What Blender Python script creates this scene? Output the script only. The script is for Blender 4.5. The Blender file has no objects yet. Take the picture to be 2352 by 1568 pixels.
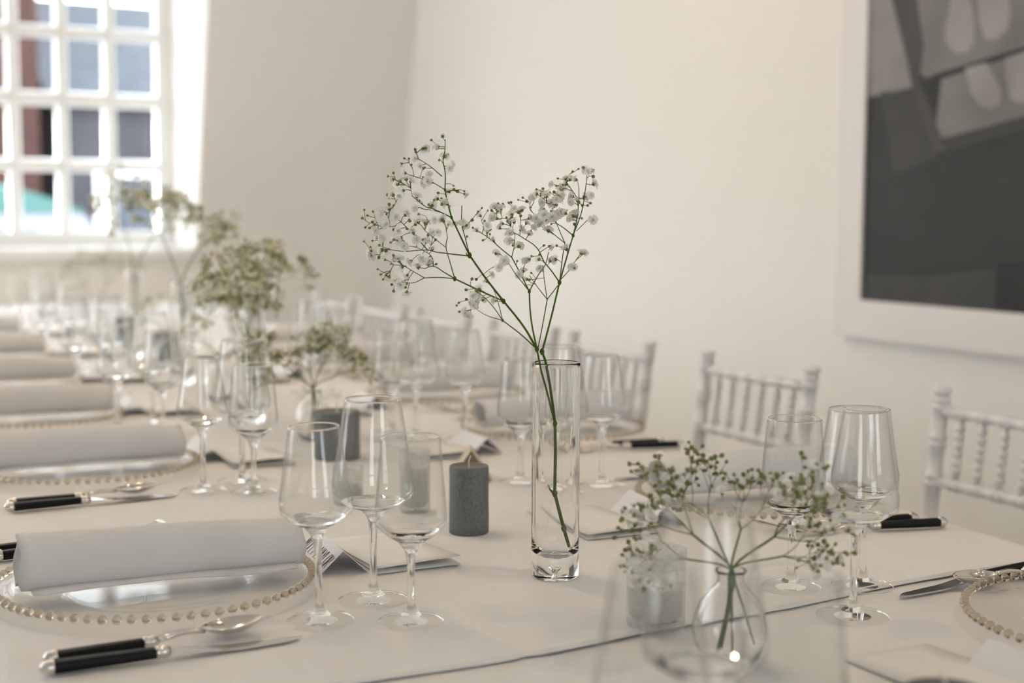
import bpy, bmesh, math, random
from mathutils import Vector, Matrix, noise

# ------------------------------------------------------------------ camera, sky, light
S = bpy.context.scene
COL = S.collection
TZ = 0.76                                   # table top height
cam_d = bpy.data.cameras.new('camera')
cam = bpy.data.objects.new('camera', cam_d); COL.objects.link(cam)
S.camera = cam
YAW, PITCH, ROLL = math.radians(27.6), math.atan(301 / 3267), 0.005
fw = Vector((math.sin(YAW) * math.cos(PITCH), math.cos(YAW) * math.cos(PITCH), -math.sin(PITCH)))
rt0 = Vector((math.cos(YAW), -math.sin(YAW), 0)); up0 = rt0.cross(fw)
rt = rt0 * math.cos(ROLL) + up0 * math.sin(ROLL); up = rt.cross(fw)
cam.matrix_world = Matrix(((rt.x, up.x, -fw.x, 0), (rt.y, up.y, -fw.y, 0), (rt.z, up.z, -fw.z, 1.16), (0, 0, 0, 1)))
cam_d.sensor_width = 36; cam_d.lens = 3267 / 2352 * 36
cam_d.clip_start = 0.02; cam_d.clip_end = 200
cam_d.dof.use_dof = True; cam_d.dof.focus_distance = 1.55; cam_d.dof.aperture_fstop = 3.4

W = bpy.data.worlds.new('sky'); S.world = W; W.use_nodes = True
bg = W.node_tree.nodes['Background']
bg.inputs[0].default_value = (0.90, 0.96, 1.0, 1); bg.inputs[1].default_value = 5.2

def light(name, kind, loc, target, energy, color, **kw):
    d = bpy.data.lights.new(name, kind); d.energy = energy; d.color = color
    for k, v in kw.items(): setattr(d, k, v)
    o = bpy.data.objects.new(name, d); COL.objects.link(o); o.location = loc
    o.rotation_euler = (Vector(target) - Vector(loc)).to_track_quat('-Z', 'Y').to_euler()
    return o
# low sun through the window in the left wall: falls on the floor and the far left end of the table
light('sun', 'SUN', (-8, 6.2, 5.0), (0.5, 5.0, 0.76), 42.0, (1, 0.97, 0.93), angle=0.03)
def portal(name, loc, target, sx, sy):
    o = light(name, 'AREA', loc, target, 1, (1, 1, 1), shape='RECTANGLE', size=sx, size_y=sy)
    o.data.cycles.is_portal = True
portal('window_daylight', (1.02, 6.98, 1.85), (1.02, 0, 1.85), 1.5, 1.75)
portal('window_daylight', (-1.35, 6.98, 1.85), (-1.35, 0, 1.85), 1.5, 1.75)
portal('window_daylight', (-3.62, 5.1, 1.72), (5, 5.1, 1.72), 2.5, 2.1)
for bx in (-1.55, 1.7):
    portal('window_daylight', (bx, -3.3, 1.7), (bx, 5, 1.7), 1.25, 1.6)

vs = S.view_settings
vs.view_transform = 'Standard'; vs.look = 'None'; vs.gamma = 1.0; vs.use_curve_mapping = False
vs.exposure = 0.66
cy = S.cycles
cy.max_bounces = 14; cy.transmission_bounces = 12; cy.glossy_bounces = 4; cy.diffuse_bounces = 4
cy.transparent_max_bounces = 32; cy.use_denoising = True; cy.use_light_tree = False
cy.sample_clamp_indirect = 12.0; cy.blur_glossy = 0.5
R = math.radians
rnd = random.Random(7)

# ------------------------------------------------------------------ materials
MATS = {}
def mat(name, color=(0.8, 0.8, 0.8), rough=0.5, metal=0.0, trans=0.0, ior=1.45, noise_c=None, bump=None, extra=None):
    m = bpy.data.materials.new(name); m.use_nodes = True
    nt = m.node_tree; b = nt.nodes['Principled BSDF']
    b.inputs['Base Color'].default_value = (*color, 1); b.inputs['Roughness'].default_value = rough
    b.inputs['Metallic'].default_value = metal; b.inputs['IOR'].default_value = ior
    b.inputs['Transmission Weight'].default_value = trans
    tc = nt.nodes.new('ShaderNodeTexCoord')
    if noise_c:
        c2, scale, lo, hi, stretch = noise_c
        mp = nt.nodes.new('ShaderNodeMapping'); mp.inputs['Scale'].default_value = stretch
        n = nt.nodes.new('ShaderNodeTexNoise'); n.inputs['Scale'].default_value = scale; n.inputs['Detail'].default_value = 5
        r = nt.nodes.new('ShaderNodeValToRGB')
        r.color_ramp.elements[0].position = lo; r.color_ramp.elements[1].position = hi
        r.color_ramp.elements[0].color = (*color, 1); r.color_ramp.elements[1].color = (*c2, 1)
        nt.links.new(tc.outputs['Object'], mp.inputs[0]); nt.links.new(mp.outputs[0], n.inputs['Vector'])
        nt.links.new(n.outputs['Fac'], r.inputs[0]); nt.links.new(r.outputs[0], b.inputs['Base Color'])
    if bump:
        scale, strength, dist = bump
        n = nt.nodes.new('ShaderNodeTexNoise'); n.inputs['Scale'].default_value = scale; n.inputs['Detail'].default_value = 4
        bp = nt.nodes.new('ShaderNodeBump'); bp.inputs['Strength'].default_value = strength; bp.inputs['Distance'].default_value = dist
        nt.links.new(tc.outputs['Object'], n.inputs['Vector']); nt.links.new(n.outputs['Fac'], bp.inputs['Height'])
        nt.links.new(bp.outputs[0], b.inputs['Normal'])
    if extra: extra(m, nt, b)
    MATS[name] = m
    return m
def glass_mat(name, color, rough, ior):
    m = bpy.data.materials.new(name); m.use_nodes = True; nt = m.node_tree
    nt.nodes.remove(nt.nodes['Principled BSDF'])
    g = nt.nodes.new('ShaderNodeBsdfGlass'); g.inputs['Color'].default_value = (*color, 1)
    g.inputs['Roughness'].default_value = rough; g.inputs['IOR'].default_value = ior
    nt.links.new(g.outputs[0], nt.nodes['Material Output'].inputs[0]); MATS[name] = m
    return m
def pane_mat(name, tint=(0.93, 0.95, 0.96), ior=1.45, rough=0.02, refl=1.0, edge=None):                         # thin flat pane: clear, with surface reflection by angle
    m = bpy.data.materials.new(name); m.use_nodes = True; nt = m.node_tree
    nt.nodes.remove(nt.nodes['Principled BSDF'])
    t = nt.nodes.new('ShaderNodeBsdfTransparent'); t.inputs[0].default_value = (*tint, 1)
    g = nt.nodes.new('ShaderNodeBsdfGlossy'); g.inputs['Roughness'].default_value = rough
    lw = nt.nodes.new('ShaderNodeLayerWeight'); lw.inputs['Blend'].default_value = 0.5
    pw = nt.nodes.new('ShaderNodeMath'); pw.operation = 'POWER'; pw.inputs[1].default_value = 5.0
    f = nt.nodes.new('ShaderNodeMath'); f.operation = 'MULTIPLY_ADD'                      # Schlick reflectance of a thin sheet
    f0 = ((ior - 1) / (ior + 1)) ** 2; f.inputs[1].default_value = (1 - f0) * refl; f.inputs[2].default_value = f0 * refl
    nt.links.new(lw.outputs['Facing'], pw.inputs[0]); nt.links.new(pw.outputs[0], f.inputs[0])
    if edge:                                    # longer path through the wall at grazing angles
        p4 = nt.nodes.new('ShaderNodeMath'); p4.operation = 'POWER'; p4.inputs[1].default_value = 4.0
        mc = nt.nodes.new('ShaderNodeMix'); mc.data_type = 'RGBA'
        mc.inputs[6].default_value = (*tint, 1); mc.inputs[7].default_value = (*edge, 1)
        nt.links.new(lw.outputs['Facing'], p4.inputs[0]); nt.links.new(p4.outputs[0], mc.inputs[0]); nt.links.new(mc.outputs[2], t.inputs[0])
    x = nt.nodes.new('ShaderNodeMixShader')
    nt.links.new(f.outputs[0], x.inputs[0]); nt.links.new(t.outputs[0], x.inputs[1]); nt.links.new(g.outputs[0], x.inputs[2])
    nt.links.new(x.outputs[0], nt.nodes['Material Output'].inputs[0]); MATS[name] = m
def leafy_mat(name, color, tr, w, noise_amt=None):
    m = bpy.data.materials.new(name); m.use_nodes = True; nt = m.node_tree
    nt.nodes.remove(nt.nodes['Principled BSDF'])
    d = nt.nodes.new('ShaderNodeBsdfDiffuse'); d.inputs[0].default_value = (*color, 1)
    t = nt.nodes.new('ShaderNodeBsdfTranslucent'); t.inputs[0].default_value = (*tr, 1)
    x = nt.nodes.new('ShaderNodeMixShader'); x.inputs[0].default_value = w
    nt.links.new(d.outputs[0], x.inputs[1]); nt.links.new(t.outputs[0], x.inputs[2])
    if noise_amt:
        tc = nt.nodes.new('ShaderNodeTexCoord')
        n = nt.nodes.new('ShaderNodeTexNoise'); n.inputs['Scale'].default_value = noise_amt[0]; n.inputs['Detail'].default_value = 3
        bp = nt.nodes.new('ShaderNodeBump'); bp.inputs['Strength'].default_value = noise_amt[1]; bp.inputs['Distance'].default_value = noise_amt[2]
        nt.links.new(tc.outputs['Object'], n.inputs['Vector']); nt.links.new(n.outputs['Fac'], bp.inputs['Height'])
        nt.links.new(bp.outputs[0], d.inputs['Normal'])
    nt.links.new(x.outputs[0], nt.nodes['Material Output'].inputs[0]); MATS[name] = m

mat('wall_paint', (0.86, 0.835, 0.795), 0.85, bump=(60, 0.05, 0.002))
mat('ceiling_paint', (0.88, 0.87, 0.85), 0.9, bump=(50, 0.05, 0.002))
mat('window_paint', (0.88, 0.88, 0.86), 0.35, bump=(40, 0.05, 0.001))
mat('floor_wood', (0.46, 0.42, 0.37), 0.45, noise_c=((0.38, 0.34, 0.30), 3, 0.3, 0.7, (1, 8, 1)))
mat('table_cloth_linen', (0.82, 0.812, 0.805), 0.95, bump=(900, 0.12, 0.0006))
leafy_mat('napkin_linen', (0.84, 0.83, 0.82), (0.84, 0.70, 0.50), 0.10, (700, 0.12, 0.0005))
glass_mat('clear_glass', (0.995, 0.997, 0.995), 0.0, 1.47)
glass_mat('bead_glass', (0.83, 0.785, 0.72), 0.0, 1.62)
def frosted_mat(name):
    m = bpy.data.materials.new(name); m.use_nodes = True; nt = m.node_tree
    nt.nodes.remove(nt.nodes['Principled BSDF'])
    t = nt.nodes.new('ShaderNodeBsdfTransparent'); t.inputs[0].default_value = (0.93, 0.94, 0.93, 1)
    d = nt.nodes.new('ShaderNodeBsdfDiffuse'); d.inputs[0].default_value = (0.80, 0.81, 0.80, 1)
    l = nt.nodes.new('ShaderNodeBsdfTranslucent'); l.inputs[0].default_value = (0.85, 0.86, 0.85, 1)
    g = nt.nodes.new('ShaderNodeBsdfGlossy'); g.inputs['Roughness'].default_value = 0.35
    tc = nt.nodes.new('ShaderNodeTexCoord'); n = nt.nodes.new('ShaderNodeTexNoise'); n.inputs['Scale'].default_value = 400
    r = nt.nodes.new('ShaderNodeMapRange'); r.inputs[3].default_value = 0.16; r.inputs[4].default_value = 0.28
    nt.links.new(tc.outputs['Object'], n.inputs['Vector']); nt.links.new(n.outputs['Fac'], r.inputs[0])
    a = nt.nodes.new('ShaderNodeMixShader'); a.inputs[0].default_value = 0.5
    nt.links.new(d.outputs[0], a.inputs[1]); nt.links.new(l.outputs[0], a.inputs[2])
    b_ = nt.nodes.new('ShaderNodeMixShader'); nt.links.new(r.outputs[0], b_.inputs[0]); nt.links.new(t.outputs[0], b_.inputs[1]); nt.links.new(a.outputs[0], b_.inputs[2])
    c = nt.nodes.new('ShaderNodeMixShader'); c.inputs[0].default_value = 0.05; nt.links.new(b_.outputs[0], c.inputs[1]); nt.links.new(g.outputs[0], c.inputs[2])
    nt.links.new(c.outputs[0], nt.nodes['Material Output'].inputs[0]); MATS[name] = m
frosted_mat('frosted_glass')
pane_mat('window_pane_glass')
pane_mat('thin_glass', (0.988, 0.99, 0.988), 1.5, 0.0, 0.8, (0.86, 0.865, 0.86))
pane_mat('dish_glass', (0.985, 0.985, 0.98), 1.5, 0.02, 0.20)
mat('silver', (0.72, 0.69, 0.65), 0.16, 1.0, bump=(200, 0.04, 0.0004))
mat('steel_blade', (0.62, 0.61, 0.60), 0.14, 1.0, bump=(300, 0.03, 0.0002))
mat('black_handle', (0.004, 0.004, 0.005), 0.42, ior=1.3, bump=(120, 0.05, 0.0004))
mat('grey_wax', (0.165, 0.168, 0.172), 0.6, noise_c=((0.075, 0.078, 0.082), 420, 0.48, 0.80, (1, 1, 0.6)), bump=(420, 0.25, 0.0006))
mat('ivory_wax', (0.72, 0.71, 0.66), 0.6, bump=(80, 0.1, 0.001))
mat('wick_cotton', (0.72, 0.68, 0.6), 0.9, bump=(500, 0.3, 0.0005))
mat('card_stock', (0.84, 0.825, 0.80), 0.85, bump=(1400, 0.25, 0.0003))
mat('place_card_stock', (0.82, 0.81, 0.83), 0.8, bump=(900, 0.1, 0.0002))
mat('ink', (0.03, 0.03, 0.035), 0.7, bump=(200, 0.05, 0.0002))
mat('chair_paint', (0.80, 0.79, 0.78), 0.42, bump=(60, 0.06, 0.001))
mat('seat_pad', (0.78, 0.76, 0.73), 0.9, bump=(500, 0.1, 0.001))
mat('table_wood', (0.30, 0.22, 0.15), 0.6, noise_c=((0.24, 0.17, 0.11), 6, 0.3, 0.7, (1, 6, 1)))
leafy_mat('petal_white', (0.98, 0.98, 0.955), (0.99, 0.99, 0.95), 0.58)
leafy_mat('petal_cream', (0.92, 0.90, 0.76), (0.92, 0.90, 0.68), 0.5)
leafy_mat('cream_paper', (0.80, 0.74, 0.60), (0.80, 0.68, 0.46), 0.25, (600, 0.1, 0.0004))
leafy_mat('stem_green', (0.105, 0.165, 0.035), (0.16, 0.25, 0.04), 0.15)
leafy_mat('twig_green', (0.17, 0.19, 0.06), (0.22, 0.26, 0.08), 0.2)
leafy_mat('bud_green', (0.27, 0.29, 0.12), (0.26, 0.32, 0.10), 0.2)
mat('frame_white', (0.79, 0.755, 0.74), 0.5, bump=(60, 0.03, 0.0005))
for nm, v in (('print_dark', 0.025), ('print_mid', 0.046), ('print_deep', 0.015), ('print_rail', 0.060), ('print_light', 0.20), ('print_pale', 0.27), ('print_shoe', 0.33), ('print_upper', 0.26)):
    mat(nm, (v * 1.05, v, v * 0.97), 0.6, noise_c=((v * 0.78, v * 0.74, v * 0.72), 6, 0.35, 0.7, (1, 1, 1)))
mat('lamp_metal', (0.75, 0.75, 0.73), 0.3, 0.6, bump=(50, 0.03, 0.0005))
mat('brick_wall', (0.060, 0.022, 0.014), 0.9, noise_c=((0.030, 0.014, 0.012), 5, 0.35, 0.65, (1, 1, 3)))
mat('slate', (0.022, 0.028, 0.040), 0.7, noise_c=((0.040, 0.048, 0.062), 3, 0.35, 0.65, (1, 1, 4)))
mat('grey_render', (0.050, 0.048, 0.054), 0.9, noise_c=((0.032, 0.032, 0.040), 2, 0.35, 0.65, (1, 1, 1)))
mat('dark_glass', (0.03, 0.04, 0.06), 0.08, bump=(3, 0.02, 0.01))
mat('asphalt', (0.04, 0.04, 0.042), 0.9, bump=(60, 0.3, 0.01))
mat('teal_paint', (0.035, 0.115, 0.105), 0.4, bump=(20, 0.02, 0.001))
mat('van_white', (0.22, 0.22, 0.26), 0.4, bump=(20, 0.02, 0.001))
mat('tyre', (0.02, 0.02, 0.02), 0.8, bump=(60, 0.2, 0.003))
M = MATS

# ------------------------------------------------------------------ helpers
def link_mesh(name, me, m, parent=None, loc=(0, 0, 0), rot=(0, 0, 0)):
    o = bpy.data.objects.new(name, me); COL.objects.link(o)
    if m is not None and not me.materials: me.materials.append(M[m] if isinstance(m, str) else m)
    o.location = loc; o.rotation_euler = rot
    if parent: o.parent = parent
    return o
def to_mesh(name, bm, smooth=False, recalc=False):
    if recalc: bmesh.ops.recalc_face_normals(bm, faces=bm.faces)
    me = bpy.data.meshes.new(name); bm.to_mesh(me); bm.free()
    if smooth:
        for p in me.polygons: p.use_smooth = True
    return me
def part(name, bm, m, parent=None, loc=(0, 0, 0), rot=(0, 0, 0), smooth=False, recalc=True):
    return link_mesh(name, to_mesh(name, bm, smooth, recalc), m, parent, loc, rot)
def thing(name, label, cat, loc=(0, 0, 0), rot=(0, 0, 0), group=None):
    o = bpy.data.objects.new(name, None); COL.objects.link(o); o.empty_display_size = 0.03
    o.location = loc; o.rotation_euler = rot
    return tag(o, label, cat, group)
def tag(o, label, cat, group=None, kind=None):
    o['label'] = label; o['category'] = cat
    if group: o['group'] = group
    if kind: o['kind'] = kind
    return o
def struct(o):
    o['kind'] = 'structure'; return o
def box(bm, x0, x1, y0, y1, z0, z1, bev=0.0):
    vs_ = [bm.verts.new((x, y, z)) for z in (z0, z1) for y in (y0, y1) for x in (x0, x1)]
    fs = [bm.faces.new([vs_[i] for i in q]) for q in ((0, 2, 3, 1), (4, 5, 7, 6), (0, 1, 5, 4), (2, 6, 7, 3), (0, 4, 6, 2), (1, 3, 7, 5))]
    if bev:
        es = {e for f in fs for e in f.edges}
        bmesh.ops.bevel(bm, geom=list(es), offset=bev, segments=2, affect='EDGES', profile=0.6)
    return bm
def bbox(*a, **k): return box(bmesh.new(), *a, **k)
def lathe(bm, prof, n=48, ang0=0.0):
    """profile of (r, z); going up gives outward faces"""
    rings = []
    for r, z in prof:
        if r < 1e-7: rings.append([bm.verts.new((0, 0, z))])
        else: rings.append([bm.verts.new((r * math.cos(2 * math.pi * j / n + ang0), r * math.sin(2 * math.pi * j / n + ang0), z)) for j in range(n)])
    for a, b in zip(rings, rings[1:]):
        if len(a) == 1 and len(b) == 1: continue
        for j in range(n):
            k = (j + 1) % n
            if len(a) == 1: bm.faces.new((a[0], b[k], b[j]))
            elif len(b) == 1: bm.faces.new((a[j], a[k], b[0]))
            else: bm.faces.new((a[j], a[k], b[k], b[j]))
    return bm
def tube(bm, pts, radii, n=6, cap=True):
    pts = [Vector(p) for p in pts]
    if not isinstance(radii, (list, tuple)): radii = [radii] * len(pts)
    rings = []; ref = None
    for i, p in enumerate(pts):
        t = (pts[min(i + 1, len(pts) - 1)] - pts[max(i - 1, 0)])
        if t.length < 1e-9: t = Vector((0, 0, 1))
        t.normalize()
        if ref is None: ref = Vector((0, 0, 1)) if abs(t.z) < 0.9 else Vector((1, 0, 0))
        a = t.cross(ref)
        if a.length < 1e-6: a = t.orthogonal()
        a.normalize(); b = t.cross(a).normalized(); ref = -b if False else a.cross(t)
        rings.append([bm.verts.new(p + (a * math.cos(2 * math.pi * j / n) + b * math.sin(2 * math.pi * j / n)) * radii[i]) for j in range(n)])
    for a, b in zip(rings, rings[1:]):
        for j in range(n): bm.faces.new((a[j], a[(j + 1) % n], b[(j + 1) % n], b[j]))
    if cap:
        bm.faces.new(rings[0][::-1]); bm.faces.new(rings[-1])
    return bm
def smoothstep(a, b, x):
    t = max(0, min(1, (x - a) / (b - a))); return t * t * (3 - 2 * t)
def spline(ctrl, n):
    """Catmull-Rom through control points"""
    P = [Vector(c) for c in ctrl]; P = [P[0] * 2 - P[1]] + P + [P[-1] * 2 - P[-2]]
    out = []
    for i in range(1, len(P) - 2):
        for k in range(n):
            t = k / n; a, b, c, d = P[i - 1], P[i], P[i + 1], P[i + 2]
            out.append(0.5 * ((2 * b) + (c - a) * t + (2 * a - 5 * b + 4 * c - d) * t * t + (3 * b - a - 3 * c + d) * t ** 3))
    out.append(P[-2]); return out
def copy_tree(o, parent=None):
    c = o.copy(); COL.objects.link(c); c.parent = parent
    for ch in list(o.children): copy_tree(ch, c)
    return c

# ------------------------------------------------------------------ the room
XW, XL, YB, ZC = 2.75, -3.4, -3.1, 2.9        # picture wall, left wall, back wall, ceiling
def yf(z): return 6.42 - 0.233 * (z - 1.3)   # far wall leans inward like a mansard
struct(part('floor', bbox(XL - 0.2, XW + 0.2, YB - 0.2, 7.3, -0.1, 0), 'floor_wood'))
struct(part('ceiling', bbox(XL - 0.2, XW + 0.2, YB - 0.2, 7.3, ZC, ZC + 0.1), 'ceiling_paint'))
struct(part('wall_right', bbox(XW, XW + 0.15, YB - 0.2, 7.3, 0, ZC), 'wall_paint'))
lw_ = [(3.9, 6.3)]
def left_wall():
    bm = bmesh.new(); ys = [YB - 0.2] + [v for w in lw_ for v in w] + [7.3]
    for i in range(len(ys) - 1):
        if any(abs(ys[i] - w[0]) < 1e-6 for w in lw_):
            box(bm, XL - 0.15, XL, ys[i], ys[i + 1], 0, 0.7); box(bm, XL - 0.15, XL, ys[i], ys[i + 1], 2.75, ZC)
        else: box(bm, XL - 0.15, XL, ys[i], ys[i + 1], 0, ZC)
    return bm
struct(part('wall_left', left_wall(), 'wall_paint'))
# far wall with two deep window recesses, leaning inward
WZ0, WZ1, WY = 0.97, 2.66, 6.9
wins_f = [(0.30, 1.7505), (-2.07, -0.62)]
def far_wall():
    bm = bmesh.new()
    xs = [XL] + sorted(v for w in wins_f for v in w) + [XW]
    zs = [0, WZ0, WZ1, ZC]
    def q(*pts): bm.faces.new([bm.verts.new(p) for p in pts])
    for i in range(len(xs) - 1):
        for k in range(3):
            hole = k == 1 and any(abs(xs[i] - w[0]) < 1e-6 for w in wins_f)
            if hole: continue
            x0, x1, z0, z1 = xs[i], xs[i + 1], zs[k], zs[k + 1]
            q((x0, yf(z0), z0), (x1, yf(z0), z0), (x1, yf(z1), z1), (x0, yf(z1), z1))
    for x0, x1 in wins_f:                      # reveals
        for x, s in ((x0, 1), (x1, -1)):
            q((x, yf(WZ0), WZ0), (x, 7.02, WZ0), (x, 7.02, WZ1), (x, yf(WZ1), WZ1))
        q((x0, yf(WZ1), WZ1), (x1, yf(WZ1), WZ1), (x1, 7.02, WZ1), (x0, 7.02, WZ1))
        q((x0, yf(WZ0), WZ0), (x1, yf(WZ0), WZ0), (x1, 7.02, WZ0), (x0, 7.02, WZ0))
    # outer skin so that no light leaks round the recess
    for i in range(len(xs) - 1):
        for k in range(3):
            if k == 1 and any(abs(xs[i] - w[0]) < 1e-6 for w in wins_f): continue
            q((xs[i], 7.02, zs[k]), (xs[i + 1], 7.02, zs[k]), (xs[i + 1], 7.02, zs[k + 1]), (xs[i], 7.02, zs[k + 1]))
    return bm
struct(part('wall_far', far_wall(), 'wall_paint', recalc=False))
bk = [(-2.2, -1.0), (1.1, 2.3)]
def back_wall():
    bm = bmesh.new(); xs = [XL] + [v for w in bk for v in w] + [XW]
    for i in range(len(xs) - 1):
        if any(abs(xs[i] - w[0]) < 1e-6 for w in bk):
            box(bm, xs[i], xs[i + 1], YB - 0.15, YB, 0, 0.95); box(bm, xs[i], xs[i + 1], YB - 0.15, YB, 2.45, ZC)
        else: box(bm, xs[i], xs[i + 1], YB - 0.15, YB, 0, ZC)
    return bm
struct(part('wall_back', back_wall(), 'wall_paint'))

PANE = {}
def build_window(idx, x0, x1, y, z0, z1, cols, rows, mid_row, stile=0.07, bar=0.058, face=-1):
    """sash window: frame, glazing bars and panes; rooms side faces -Y (face=-1) or +Y"""
    w = bpy.data.objects.new('window_%d' % idx, None); COL.objects.link(w); struct(w)
    yi, yo = (y, y + 0.06) if face < 0 else (y - 0.06, y)
    f = bmesh.new()
    box(f, x0, x0 + stile, yi, yo, z0, z1, 0.006); box(f, x1 - stile, x1, yi, yo, z0, z1, 0.006)
    box(f, x0 + stile, x1 - stile, yi, yo, z0, z0 + stile, 0.006); box(f, x0 + stile, x1 - stile, yi, yo, z1 - stile, z1, 0.006)
    part('window_frame', f, 'window_paint', w)
    gx0, gx1, gz0, gz1 = x0 + stile, x1 - stile, z0 + stile, z1 - stile
    pw, ph = (gx1 - gx0) / cols, (gz1 - gz0) / rows
    def bar_mesh(length, vert):
        b = bmesh.new(); h = bar / 2                      # moulded bar: wide flat with bevelled flanks
        prof = [(-h, 0.045), (-h, 0.030), (-h * 0.80, 0.005), (-h * 0.70, 0), (h * 0.70, 0), (h * 0.80, 0.005), (h, 0.030), (h, 0.045)]
        r = []
        for s in (-length / 2, length / 2):
            r.append([b.verts.new((u, v if face < 0 else -v, s) if vert else (s, v if face < 0 else -v, u)) for u, v in prof])
        for j in range(len(prof)): b.faces.new((r[0][j], r[0][(j + 1) % 8], r[1][(j + 1) % 8], r[1][j]))
        b.faces.new(r[0]); b.faces.new(r[1]); return to_mesh('glazing_bar', b, recalc=True)
    mv, mh = bar_mesh(gz1 - gz0, True), bar_mesh(gx1 - gx0, False)
    for c in range(1, cols): link_mesh('glazing_bar', mv, 'window_paint', w, (gx0 + c * pw, y + 0.002 * -face, (gz0 + gz1) / 2))
    for r_ in range(1, rows):
        o = link_mesh('glazing_bar', mh, 'window_paint', w, ((gx0 + gx1) / 2, y + 0.004 * -face, gz0 + r_ * ph))
        if r_ == mid_row: o.scale = (1, 1.25, 1.15); o.name = 'meeting_rail'; o.location.y += 0.012 * face
    key = (round(pw, 3), round(ph, 3))
    if key not in PANE:
        b = bmesh.new(); v = [b.verts.new((s * (pw / 2 - 0.004), 0, t * (ph / 2 - 0.004))) for s, t in ((-1, -1), (1, -1), (1, 1), (-1, 1))]
        b.faces.new(v); PANE[key] = to_mesh('pane', b)
    for c in range(cols):
        for r_ in range(rows):
            link_mesh('pane', PANE[key], 'window_pane_glass', w, (gx0 + (c + 0.5) * pw, y - face * 0.038, gz0 + (r_ + 0.5) * ph))
    return w
for i, (x0, x1) in enumerate(wins_f):
    w = build_window(i + 1, x0, x1, WY, 0.982, WZ1, 6, 5, 2)
    part('window_sill', bbox(x0 - 0.0, x1 + 0.0, yf(WZ0) - 0.035, WY + 0.02, 0.935, 0.982, 0.008), 'window_paint', w)
for i, (x0, x1) in enumerate(bk):
    w = build_window(i + 3, x0, x1, YB - 0.05, 0.95, 2.45, 4, 4, 2, face=1)
    part('window_sill', bbox(x0 - 0.05, x1 + 0.05, YB - 0.02, YB + 0.14, 0.91, 0.95, 0.008), 'window_paint', w)
for i, (y0, y1) in enumerate(lw_):
    w = build_window(i + 5, y0, y1, -XL + 0.05, 0.7, 2.75, 8, 6, 3)
    part('window_sill', bbox(y0 - 0.05, y1 + 0.05, -XL - 0.14, -XL + 0.02, 0.66, 0.70, 0.008), 'window_paint', w)
    w.rotation_euler = (0, 0, R(90))
struct(part('baseboard_right', bbox(XW - 0.018, XW, YB, 6.7, 0, 0.12, 0.004), 'window_paint'))

# recessed warm ceiling lamps
def lamp_profile():
    return [(0.032, 0), (0.052, 0), (0.056, 0.004), (0.056, 0.008), (0.032, 0.008), (0.030, 0.06), (0.0, 0.06)]
lamp_spots = [(1.7, 0.6, 'above the right-hand chairs nearest the back'), (0.4, 2.4, 'above the left row of plates'), (1.7, 3.6, 'over the middle chairs by the picture wall'),
              (0.4, 4.8, 'above the window end of the table')]
for x, y, wh in lamp_spots:
    t = thing('ceiling_lamp', 'small round recessed ceiling downlight ' + wh, 'lamp', (x, y, ZC - 0.009), group='ceiling downlights')
    part('trim_ring', lathe(bmesh.new(), lamp_profile(), 24), 'lamp_metal', t, smooth=True)
    d = light('lamp_bulb', 'AREA', (x, y, ZC - 0.006), (x, y, 0), 4, (1, 0.70, 0.42), shape='DISK', size=0.062)
    d.parent = t; d.location = (0, 0, 0.004); d.rotation_euler = (0, 0, 0)

# ------------------------------------------------------------------ outside, seen through the panes
struct(part('ground', bbox(-30, 40, 7.4, 60, -1.2, -0.6), 'asphalt'))
def house(name, label, x0, x1, y, z1, wall, wins, roof=None, roof_h=0.0):
    t = thing(name, label, 'building', ((x0 + x1) / 2, y, -0.6))
    hw = (x1 - x0) / 2
    part('facade', bbox(-hw, hw, 0, 5, 0, z1 + 0.6), wall, t)
    if roof:
        b = bmesh.new(); z = z1 + 0.6
        p = [b.verts.new(v) for v in ((-hw - 0.1, -0.15, z), (hw + 0.1, -0.15, z), (hw + 0.1, 2.6, z + roof_h), (-hw - 0.1, 2.6, z + roof_h), (hw + 0.1, 5.2, z), (-hw - 0.1, 5.2, z))]
        for q in ((0, 1, 2, 3), (3, 2, 4, 5), (0, 3, 5), (1, 4, 2), (0, 5, 4, 1)): b.faces.new([p[i] for i in q])
        part('roof', b, roof, t)
    for wx, wz, ww, wh in wins:
        wn = part('window', bbox(wx - ww / 2, wx + ww / 2, -0.05, 0.03, wz, wz + wh, 0.01), 'window_paint', t)
        part('pane', bbox(wx - ww / 2 + 0.07, wx + ww / 2 - 0.07, -0.06, -0.045, wz + 0.07, wz + wh - 0.07), 'dark_glass', wn)
    return t
house('brick_house', 'tall dark red brick house across the street', 1.05, 2.80, 17.0, 9.0, 'brick_wall', [(-0.4, 2.3, 0.7, 1.3), (-0.4, 5.0, 0.7, 1.4)])
house('slate_house', 'low grey rendered house with blue slate roof across the street', 3.02, 6.5, 17.2, 2.35, 'grey_render', [(-0.95, 1.1, 0.75, 1.1), (0.5, 1.1, 0.75, 1.1)], 'slate', 1.55)
house('far_house', 'grey house standing beyond the street on the left', -5.5, 0.2, 24.0, 2.3, 'grey_render', [(-1.5, 1.0, 0.9, 1.2), (1.2, 1.0, 0.9, 1.2)], 'slate', 0.7)
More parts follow.
